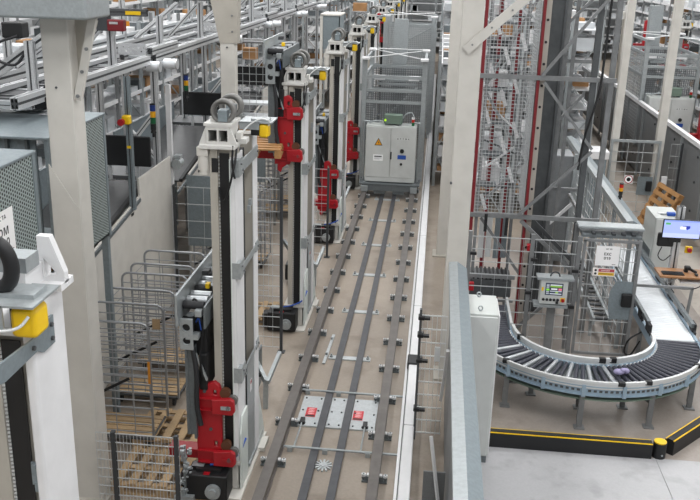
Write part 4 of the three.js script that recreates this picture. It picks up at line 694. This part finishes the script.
// ---------------------------------------------------------------- curved roller conveyor
{
  const cx = 2.42, cz = -12.5, r0 = 1.1, r1 = 1.7, H = .68, t = thing('roller_conveyor', 'U-shaped roller conveyor with dark rollers and pale blue side frame', 'conveyor', [cx, 0, cz]);
  const P = (r, a) => [cx + r * Math.cos(a), cz + r * Math.sin(a)];
  const arc = (ra, rb_, y0, y1, a0, a1, n = 44) => { const pts = []; for (let i = 0; i <= n; i++) { const a = a0 + (a1 - a0) * i / n; pts.push([ra * Math.cos(a), ra * Math.sin(a)]); } for (let i = n; i >= 0; i--) { const a = a0 + (a1 - a0) * i / n; pts.push([rb_ * Math.cos(a), rb_ * Math.sin(a)]); } return poly(pts, null, y1 - y0).rotateX(Math.PI / 2).translate(cx, y1, cz); };
  part(t, 'outer_frame', [arc(r1 + .02, r1 + .045, H - .15, H - .02, 0, Math.PI), arc(r1 + .0, r1 + .06, H - .025, H - .01, 0, Math.PI), arc(r1, r1 + .06, H - .16, H - .145, 0, Math.PI)], M.lightBlue);
  part(t, 'inner_frame', [arc(r0 - .045, r0 - .02, H - .15, H - .01, 0, Math.PI)], M.lightBlue);
  part(t, 'frame_slots', Array.from({ length: 70 }, (_, i) => { const a = .1 + i * .042, p = P(r1 + .046, a); return new THREE.BoxGeometry(.012, .03, .04).rotateY(-a).translate(p[0], H - .085, p[1]); }), M.steelDark);
  part(t, 'cable_tray', [arc(r1 - .2, r1 + .02, H - .24, H - .22, .1, Math.PI - .1)], M.green);
  part(t, 'pan', [arc(r0, r1, H - .1, H - .09, 0, Math.PI)], M.galv);
  for (let i = 0; i < 47; i++) {
    const a = Math.PI * (i + .5) / 47, p = P(r0, a), q = P(r1, a), light = i > 20 && i < 40 && i % 3 === 0;
    const ro = part(t, 'roller', [rod([p[0], H - .035, p[1]], [q[0], H - .035, q[1]], .03, 8)], light ? M.rollerLight : M.roller);
    part(ro, 'end_cap', [rod([...[P(r0 - .03, a)[0]], H - .03, P(r0 - .03, a)[1]], [P(r0 + .04, a)[0], H - .03, P(r0 + .04, a)[1]], .02, 6)], M.white);
  }
  for (const [r, w, h] of [[r0 - .06, .045, .05], [r1 + .05, .035, .035]]) {
    part(t, r < 1.5 ? 'inner_guide' : 'outer_guide', [arc(r - w / 2, r + w / 2, H + .03, H + .03 + h, 0, Math.PI, 54), arc(r - w * .2, r + w * .2, H - .05, H + .04, 0, Math.PI)], M.guide);
    for (const a of r < 1.5 ? [1.3, 1.45, 2.75] : [1.2, 1.42, 2.35, .6]) { const p = P(r, a); part(t, 'guide_joint', [rb(p[0] - .05, p[0] + .05, H + .01, H + .04 + h, p[1] - .03, p[1] + .03, .012)], M.black); }
  }
  for (let k = 0; k < 10; k++) { const a = .15 + k * .31, p = P(r1 + .05, a); part(t, 'frame_joint', [bx(.05, .17, .05, p[0], H - .085, p[1])], M.lightBlue); }
  const legs = [[.55, 1], [1.12, 1], [1.7, 1], [2.35, 1], [2.75, 1]];
  for (const [a] of legs) for (const r of [r0 + .02, r1 + .0]) { const p = P(r, a); part(t, 'leg', [b2(p[0] - .035, p[0] + .035, 0, H - .15, p[1] - .02, p[1] + .02), b2(p[0] - .07, p[0] + .07, 0, .02, p[1] - .06, p[1] + .06), bar([p[0] - .035, .1, p[1]], [p[0] - .035, .3, p[1]], .012, .05)], M.steel); }
  for (const [a] of legs) { const p = P(r0, a), q = P(r1, a); part(t, 'leg_brace', [bar([p[0], .38, p[1]], [q[0], .38, q[1]], .04, .05)], M.steelDark); }
  // left arm back into the rack
  for (let i = 0; i < 12; i++) part(t, 'roller', [cylX(.03, r1 - r0, cx - (r0 + r1) / 2, H - .035, cz - .05 - i * .085, 8)], M.roller);
  for (const x of [cx - r1 - .03, cx - r0 + .03]) { part(t, 'side_frame', [b2(x - .015, x + .015, H - .15, H, cz, cz - 1.08)], M.lightBlue); part(t, 'side_guide', [b2(x - .02, x + .02, H + .05, H + .1, cz, cz - 1.08)], M.guide); }
  for (const x of [cx - r1 - .03, cx - r0 + .03]) part(t, 'leg', [b2(x - .03, x + .03, 0, H - .15, cz - .95, cz - 1.0)], M.steel);
}
{ // straight conveyor with white rollers
  const x0 = 3.5, x1 = 4.1, H = .68, t = thing('roller_conveyor', 'straight conveyor with white rollers running back from the curve', 'conveyor', [3.8, 0, -15]);
  for (let i = 0; i < 60; i++) part(t, 'roller', [cylX(.031, x1 - x0, 3.8, H - .035, -12.55 - i * .075, 8)], M.rollerWhite);
  for (const x of [x0 - .03, x1 + .03]) { part(t, 'side_frame', [b2(x - .02, x + .02, H - .15, H, -12.5, -17.1)], M.lightBlue); part(t, 'side_guide', [b2(x - .025, x + .025, H + .08, H + .15, -12.8, -17.1)], M.galvDark); }
  for (const [x, z] of [[3.46, -12.75], [3.46, -13.3], [3.46, -13.9], [3.46, -14.6], [4.16, -12.9], [4.16, -13.6], [4.16, -14.3], [4.16, -15.2]]) part(t, 'guide_bracket', [rb(x - .03, x + .03, H, H + .14, z - .1, z + .1, .012), bar([x, H, z + .16], [x, H + .1, z - .16], .025, .05)], M.rubber);
  for (const x of [x0 - .03, x1 + .03]) for (const z of [-13.2, -15, -16.9]) part(t, 'leg', [b2(x - .03, x + .03, 0, H - .15, z, z - .05), b2(x - .06, x + .06, 0, .015, z + .03, z - .08)], M.steel);
  part(t, 'cross_guard', [bar([3.3, 1.12, -13.6], [4.3, 1.12, -13.6], .04, .04), bar([4.28, 1.12, -13.6], [4.24, .3, -13.6], .04, .04), bar([3.3, 1.12, -13.6], [3.3, .0, -13.6], .04, .04)], M.steel);
  part(t, 'cable', [pipe([[3.4, .6, -12.9], [3.2, .5, -12.8], [3.18, .25, -12.9], [3.3, .15, -13.0], [3.42, .4, -13.0]], .015, 18, 5)], M.black);
}
single('small_parcel', 'small crumpled lilac bag lying on the curved conveyor', 'bag', [new THREE.IcosahedronGeometry(.07, 2).scale(1.1, .6, .8).translate(2.72, .72, -11.15), new THREE.IcosahedronGeometry(.06, 1).scale(.9, .7, .8).translate(2.82, .715, -11.2), new THREE.IcosahedronGeometry(.045, 1).scale(1, .7, .8).translate(2.77, .755, -11.14)], M.lilac);
// ---------------------------------------------------------------- floor barriers
function barrier(label, p, q) {
  const t = thing('floor_barrier', label, 'barrier', [p[0], 0, p[1]]), a = V(p[0], 0, p[1]), b = V(q[0], 0, q[1]), d = b.clone().sub(a).normalize(), n = V(-d.z, 0, d.x);
  part(t, 'body', [bar(a.clone().setY(.1), b.clone().setY(.1), .13, .2)], M.black); part(t, 'top_ridge', [bar(a.clone().setY(.205), b.clone().setY(.205), .08, .02)], M.black);
  for (const s of [-1, 1]) { const o = n.clone().multiplyScalar(.052 * s); part(t, 'yellow_line', [bar(a.clone().add(o).setY(.204), b.clone().add(o).setY(.204), .014, .014)], M.yellow); }
}
barrier('low black barrier with yellow lines in front of the curved conveyor', [.93, -10.2], [3.02, -10.2]); barrier('low black barrier with yellow lines at the right edge', [3.27, -10.3], [5.1, -12.3]);
{ const t = thing('barrier_post', 'short black round post with yellow top between the two barriers', 'post', [3.13, 0, -10.22]); part(t, 'post', [cylY(.085, .21, 3.13, .105, -10.22, 20)], M.black); part(t, 'yellow_top', [cylY(.078, .015, 3.13, .217, -10.22, 20)], M.yellow); part(t, 'bolt', [cylZ(.012, .01, 3.15, .06, -10.134, 8)], M.galv); }
// ---------------------------------------------------------------- kiosk at the right
{
  const t = thing('kiosk_stand', 'aluminium kiosk stand with brown wooden shelf', 'stand', [4.1, 0, -14.1]);
  aluPart(t, 'post', [4.07, .22, -14.15], [4.07, 2.35, -14.15], .12, .12, M.alu); part(t, 'foot', [b2(3.99, 4.35, .22, .25, -14.0, -14.4)], M.galvDark); part(t, 'shelf', [rb(3.74, 4.6, 1.22, 1.26, -13.62, -14.08, .01)], M.table); part(t, 'shelf_bracket', [bar([4.07, 1.0, -14.1], [4.07, 1.22, -13.75], .04, .04)], M.alu); part(t, 'pull_out_tray', [b2(4.12, 4.6, 1.12, 1.15, -13.7, -14.05)], M.white); part(t, 'outlet_box', [rb(3.96, 4.04, .55, .75, -14.04, -14.12, .01)], M.darkGrey); part(t, 'outlet_box', [rb(3.96, 4.04, .25, .45, -14.04, -14.12, .01)], M.darkGrey);
  part(t, 'mount', [rb(3.72, 4.0, 1.65, 1.9, -14.02, -14.1, .03), b2(3.9, 4.1, 1.75, 1.85, -14.0, -14.12)], M.black); part(t, 'emergency_box', [rb(4.26, 4.38, 1.5, 1.62, -14.2, -14.26, .01)], M.yellow); part(t, 'emergency_button', [cylZ(.04, .05, 4.32, 1.57, -14.17, 12)], M.red);
  part(t, 'cable', [pipe([[3.8, 1.66, -14.0], [3.75, 1.5, -13.98], [3.85, 1.42, -13.98], [3.98, 1.5, -14.05]], .01, 14, 5), pipe([[4.0, 1.0, -14.0], [4.15, .95, -13.9], [4.4, .98, -13.85], [4.6, 1.1, -13.85]], .01, 14, 5)], M.black);
}
{ const t = thing('monitor', 'flat monitor with light blue screen on the kiosk stand', 'monitor', [4.08, 1.8, -13.98]), z = -13.98;
  part(t, 'bezel', [rb(3.765, 4.4, 1.82, 2.16, z, z - .04, .01)], M.black);
  print(t, 'screen', .61, .31, 4.083, 1.995, z + .003, canvasMat(256, 140, (g, w, h) => { g.fillStyle = '#a9b9f0'; g.fillRect(0, 0, w, h); g.fillStyle = '#8aa0e2'; g.fillRect(0, 0, w, 12); g.fillStyle = '#57b06a'; g.fillRect(12, 22, 34, 16); g.fillStyle = '#2b3fae'; g.fillRect(132, 42, 52, 18); g.beginPath(); g.moveTo(150, 60); g.lineTo(184, 60); g.lineTo(166, 74); g.fill(); g.fillStyle = '#f4f5f9'; g.fillRect(116, 48, 40, 22); g.fillStyle = '#c3cff5'; g.fillRect(0, 104, w, 36); }, .45)); }
{ const t = thing('keyboard', 'black keyboard on the brown kiosk shelf', 'keyboard', [3.95, 1.26, -13.75]); part(t, 'case', [rb(3.8, 4.16, 1.261, 1.28, -13.68, -13.84, .006)], M.black); for (let r = 0; r < 4; r++) part(t, 'key_row', Array.from({ length: 12 }, (_, i) => bx(.022, .008, .024, 3.825 + i * .028, 1.283, -13.705 - r * .034)), M.rubber); }
single('computer_mouse', 'black mouse at the right end of the kiosk shelf', 'mouse', [new THREE.SphereGeometry(.04, 14, 8).scale(.8, .5, 1.4).translate(4.36, 1.282, -13.72)], M.black);
{ const t = thing('barcode_scanner', 'black hand scanner lying behind the keyboard on the kiosk shelf', 'scanner', [4.28, 1.26, -13.9]); part(t, 'head', [rb(4.2, 4.3, 1.3, 1.37, -13.84, -13.94, .02, 2)], M.black); part(t, 'handle', [bar([4.27, 1.33, -13.89], [4.4, 1.275, -13.84], .04, .04)], M.black); part(t, 'cradle', [rb(4.2, 4.26, 1.26, 1.3, -13.86, -13.94, .01)], M.rubber); }
for (const n of ['kiosk_stand', 'monitor', 'keyboard', 'computer_mouse', 'barcode_scanner']) { const o = scene.getObjectByName(n); o.position.x += .22; o.position.y -= .22; o.position.z -= .74; }   // the kiosk stands clear of the conveyor
{ const t = thing('control_cabinet', 'light grey floor cabinet behind the kiosk monitor', 'cabinet', [4.45, 0, -16.5]); part(t, 'body', [rb(4.22, 4.72, .08, 1.56, -16.15, -17.0, .012)], M.cab); part(t, 'door', [rb(4.24, 4.7, .1, 1.54, -16.13, -16.155, .008)], M.cabDoor); part(t, 'plinth', [b2(4.24, 4.7, 0, .08, -16.17, -16.98)], M.galvDark); part(t, 'side_vent', [b2(4.212, 4.222, .3, .9, -16.25, -16.9)], M.galvDark); }
{ const t = thing('blue_tape_dispenser', 'small blue tool lying on top of the floor cabinet', 'tool', [4.5, 1.56, -16.4]); part(t, 'body', [rb(4.46, 4.62, 1.56, 1.63, -16.3, -16.4, .02)], M.blue); part(t, 'handle', [rod([4.36, 1.575, -16.4], [4.48, 1.59, -16.35], .015)], M.galv); part(t, 'blade', [b2(4.32, 4.44, 1.56, 1.58, -16.45, -16.5)], M.white); }
{ const p = pallet('brown wooden pallet leaning upright at the fence behind the kiosk', 5.3, -20.0, 0, 0, M.wood, .63); p.rotation.set(1.5, -1.15, -.34, 'ZYX'); }
// ---------------------------------------------------------------- upper right: passage gate, capped partition, second aisle
{ const Z = -21.95, t = thing('mesh_gate', 'wire mesh gate between the two slim cream columns', 'gate', [5, 0, Z]);
  part(t, 'top_bar', [bar([4.42, 1.9, Z], [5.6, 1.9, Z], .05, .06)], M.galv); part(t, 'wires', wires([4.45, .1, Z], [1.12, 0, 0], [0, 1.78, 0], 3, 7, .013), M.wire); part(t, 'post', [b2(4.4, 4.45, 0, 1.93, Z - .03, Z + .03)], M.galv); part(t, 'post', [b2(5.56, 5.61, 0, 1.93, Z - .03, Z + .03)], M.galv);
  part(t, 'lock_plate', [b2(5.15, 5.52, .55, 1.02, Z + .02, Z + .03)], M.galvBlue); part(t, 'lock', [rb(5.36, 5.5, .66, .92, Z + .03, Z + .1, .02)], M.black); part(t, 'box', [rb(5.72, 5.86, .85, 1.05, Z, Z + .06, .01)], M.white);
  print(t, 'round_sign', .22, .22, 4.93, .93, Z + .02, canvasMat(64, 64, (g) => { g.fillStyle = '#d9d6d4'; g.fillRect(0, 0, 64, 64); g.fillStyle = '#fff'; g.beginPath(); g.arc(32, 32, 30, 0, 7); g.fill(); g.strokeStyle = '#b03038'; g.lineWidth = 5; g.beginPath(); g.arc(32, 32, 28, 0, 7); g.stroke(); g.fillStyle = '#17171a'; g.beginPath(); g.arc(32, 32, 14, 0, 7); g.fill(); })); }
fence('wire fence right of the passage gate', 5.82, 6.1, -21.8, 1.9, [6.08], 6, 2, .1, M.wire);
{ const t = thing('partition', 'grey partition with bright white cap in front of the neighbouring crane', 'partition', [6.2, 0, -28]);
  cap(t, 6.12, 6.34, 2.15, -17.8, -40, 6.22, M.white, M.galv); for (let i = 0; i < 10; i++) { part(t, 'panel', [b2(6.2, 6.22, .1, 2.05, -17.85 - i * 2.2, -17.85 - i * 2.2 - 2.14)], M.panelGrey); part(t, 'post', [b2(6.14, 6.2, 0, 2.05, -17.8 - i * 2.2, -17.86 - i * 2.2)], M.galv); for (const y of [.5, 1.2, 1.8]) part(t, 'bolt', [cylX(.03, .03, 6.19, y, -18.6 - i * 2.2, 8)], M.darkGrey); } }
railThing('crane_rail', 'steel rail behind the white capped partition, left one', 6.4, .125, .17, M.rail, -18, -48, []); railThing('crane_rail', 'steel rail behind the white capped partition, right one', 7.6, .125, .17, M.rail, -18, -48, []);
for (const [x, z, l] of [[5.75, -38.5, 'slim lift mast left of the neighbouring crane cage'], [5.75, -43.2, 'farther slim lift mast left of the neighbouring aisle']]) copy(mast0, [x, 0, z], l);
for (const [x, z, l] of [[8.12, -26.0, 'lift mast at the right picture edge'], [8.3, -30.7, 'lift mast behind the right slim column'], [8.3, -35.4, 'lift mast behind the neighbouring crane cage'], [8.3, -40.1, 'far lift mast of the neighbouring aisle']]) copy(mast0, [x, 0, z], l);
copy(car0, [8.12, 1.25, -26.0], 'red carriage at the right picture edge'); copy(car0, [8.3, 2.7, -30.7], 'red carriage seen behind the right slim column'); copy(car0, [5.75, 1.9, -38.5], 'small red carriage seen left of the neighbouring crane cage'); copy(car0, [8.3, 3.0, -35.4], 'red carriage far behind the neighbouring crane');
// ---------------------------------------------------------------- storage racks filling the far hall
function rack(label, x0, x1, z0, z1, h, nb, levels, seedBoxes) {
  const t = thing('storage_rack', label, 'rack', [(x0 + x1) / 2, 0, (z0 + z1) / 2], 'storage racks in the far hall');
  for (let i = 0; i <= nb; i++) { const z = z0 + (z1 - z0) * i / nb; for (const x of [x0, x1]) part(t, 'upright', [b2(x - .04, x + .04, 0, h, z - .04, z + .04)], i % 3 === 1 ? M.steel : M.galv); part(t, 'frame_brace', Array.from({ length: Math.floor(h) }, (_, k) => bar([k % 2 ? x0 : x1, k, z], [k % 2 ? x1 : x0, k + 1, z], .03)), M.galv); }
  const bxs = [];
  for (let k = 1; k <= levels; k++) { const y = h * k / (levels + .5); part(t, 'shelf', [b2(x0, x1, y - .03, y, z0, z1)], M.alu); part(t, 'shelf_lip', [b2(x1, x1 + .02, y - .05, y + .04, z0, z1), b2(x0, x0 - .02, y - .05, y + .04, z0, z1)], M.white);
    for (let i = 0; i < nb * seedBoxes; i++) if (rnd() < .6) { const z = z0 + (z1 - z0) * (i + .1) / (nb * seedBoxes), d = (z1 - z0) / (nb * seedBoxes) * .8; bxs.push([y, z, z + d, rr(.12, .34)]); } }
  const by = [[], [], [], []]; bxs.forEach((b, i) => by[i % 7 === 0 ? 2 : i % 11 === 3 ? 3 : i % 2].push(b2(x0 + .08, x1 - .08, b[0], b[0] + b[3], b[1], b[2])));
  by.forEach((g, i) => { if (g.length) { const p = part(t, 'stored_totes', g, [M.tote, M.white, M.cardboard, M.galvDark][i]); p.userData.kind = 'stuff'; } });
  return t;
}
rack('light shelving right of the white guard strip', .06, .55, -24, -36, 3.6, 9, 8, 3); rack('shelving farther along the aisle on its right side', .06, .55, -37, -56, 4.4, 10, 7, 3);
rack('long white shelving left of the gantry conveyors', -8.2, -7.4, -13, -30, 4.4, 10, 6, 3); rack('long white shelving behind the gantry, far left', -10.6, -9.8, -13, -34, 4.8, 12, 7, 3); rack('shelving at the far left wall side', -13.4, -12.6, -16, -48, 5.2, 14, 7, 3); rack('shelving behind the left shelving row', -8.2, -7.4, -32, -56, 4.8, 12, 7, 3); rack('far shelving left of the mast row', -5.6, -4.7, -36.5, -58, 4.6, 14, 7, 3); rack('tall shelving behind the far mast row', -3.6, -2.9, -36, -58, 4.3, 12, 7, 3);
rack('shelving behind the braced rack frame', 2.0, 2.9, -21.5, -34, 5.0, 8, 9, 3); rack('shelving behind the slim columns', 3.6, 4.4, -25, -44, 4.6, 10, 8, 3); rack('shelving behind the neighbouring mast row', 9.6, 10.4, -22, -46, 4.8, 14, 8, 3); rack('shelving at the far right', 12.4, 13.2, -26, -54, 5.2, 14, 8, 3); rack('far shelving beyond the neighbouring crane', 5.0, 5.5, -46, -60, 5.0, 8, 8, 3); rack('shelving right behind the wide middle column', 1.1, 1.8, -21.5, -46, 5.2, 12, 9, 3);
{ const t = thing('end_rack', 'wide light rack closing the far end of the hall', 'rack', [0, 0, -61]); for (let i = 0; i <= 24; i++) part(t, 'upright', [b2(-18 + i * 1.6, -17.92 + i * 1.6, 0, 7, -60.9, -61)], M.galv); for (let k = 0; k < 12; k++) part(t, 'shelf', [b2(-18, 20.4, .5 + k * .55, .56 + k * .55, -60.9, -62)], M.alu); const g = []; for (let i = 0; i < 500; i++) { const x = rr(-17.8, 20), y = .56 + Math.floor(rnd() * 12) * .55; g.push(b2(x, x + rr(.3, .7), y, y + rr(.15, .42), -61.1, -61.8)); } const p = part(t, 'stored_totes', g, M.tote); p.userData.kind = 'stuff'; }

renderer.render(scene, camera);
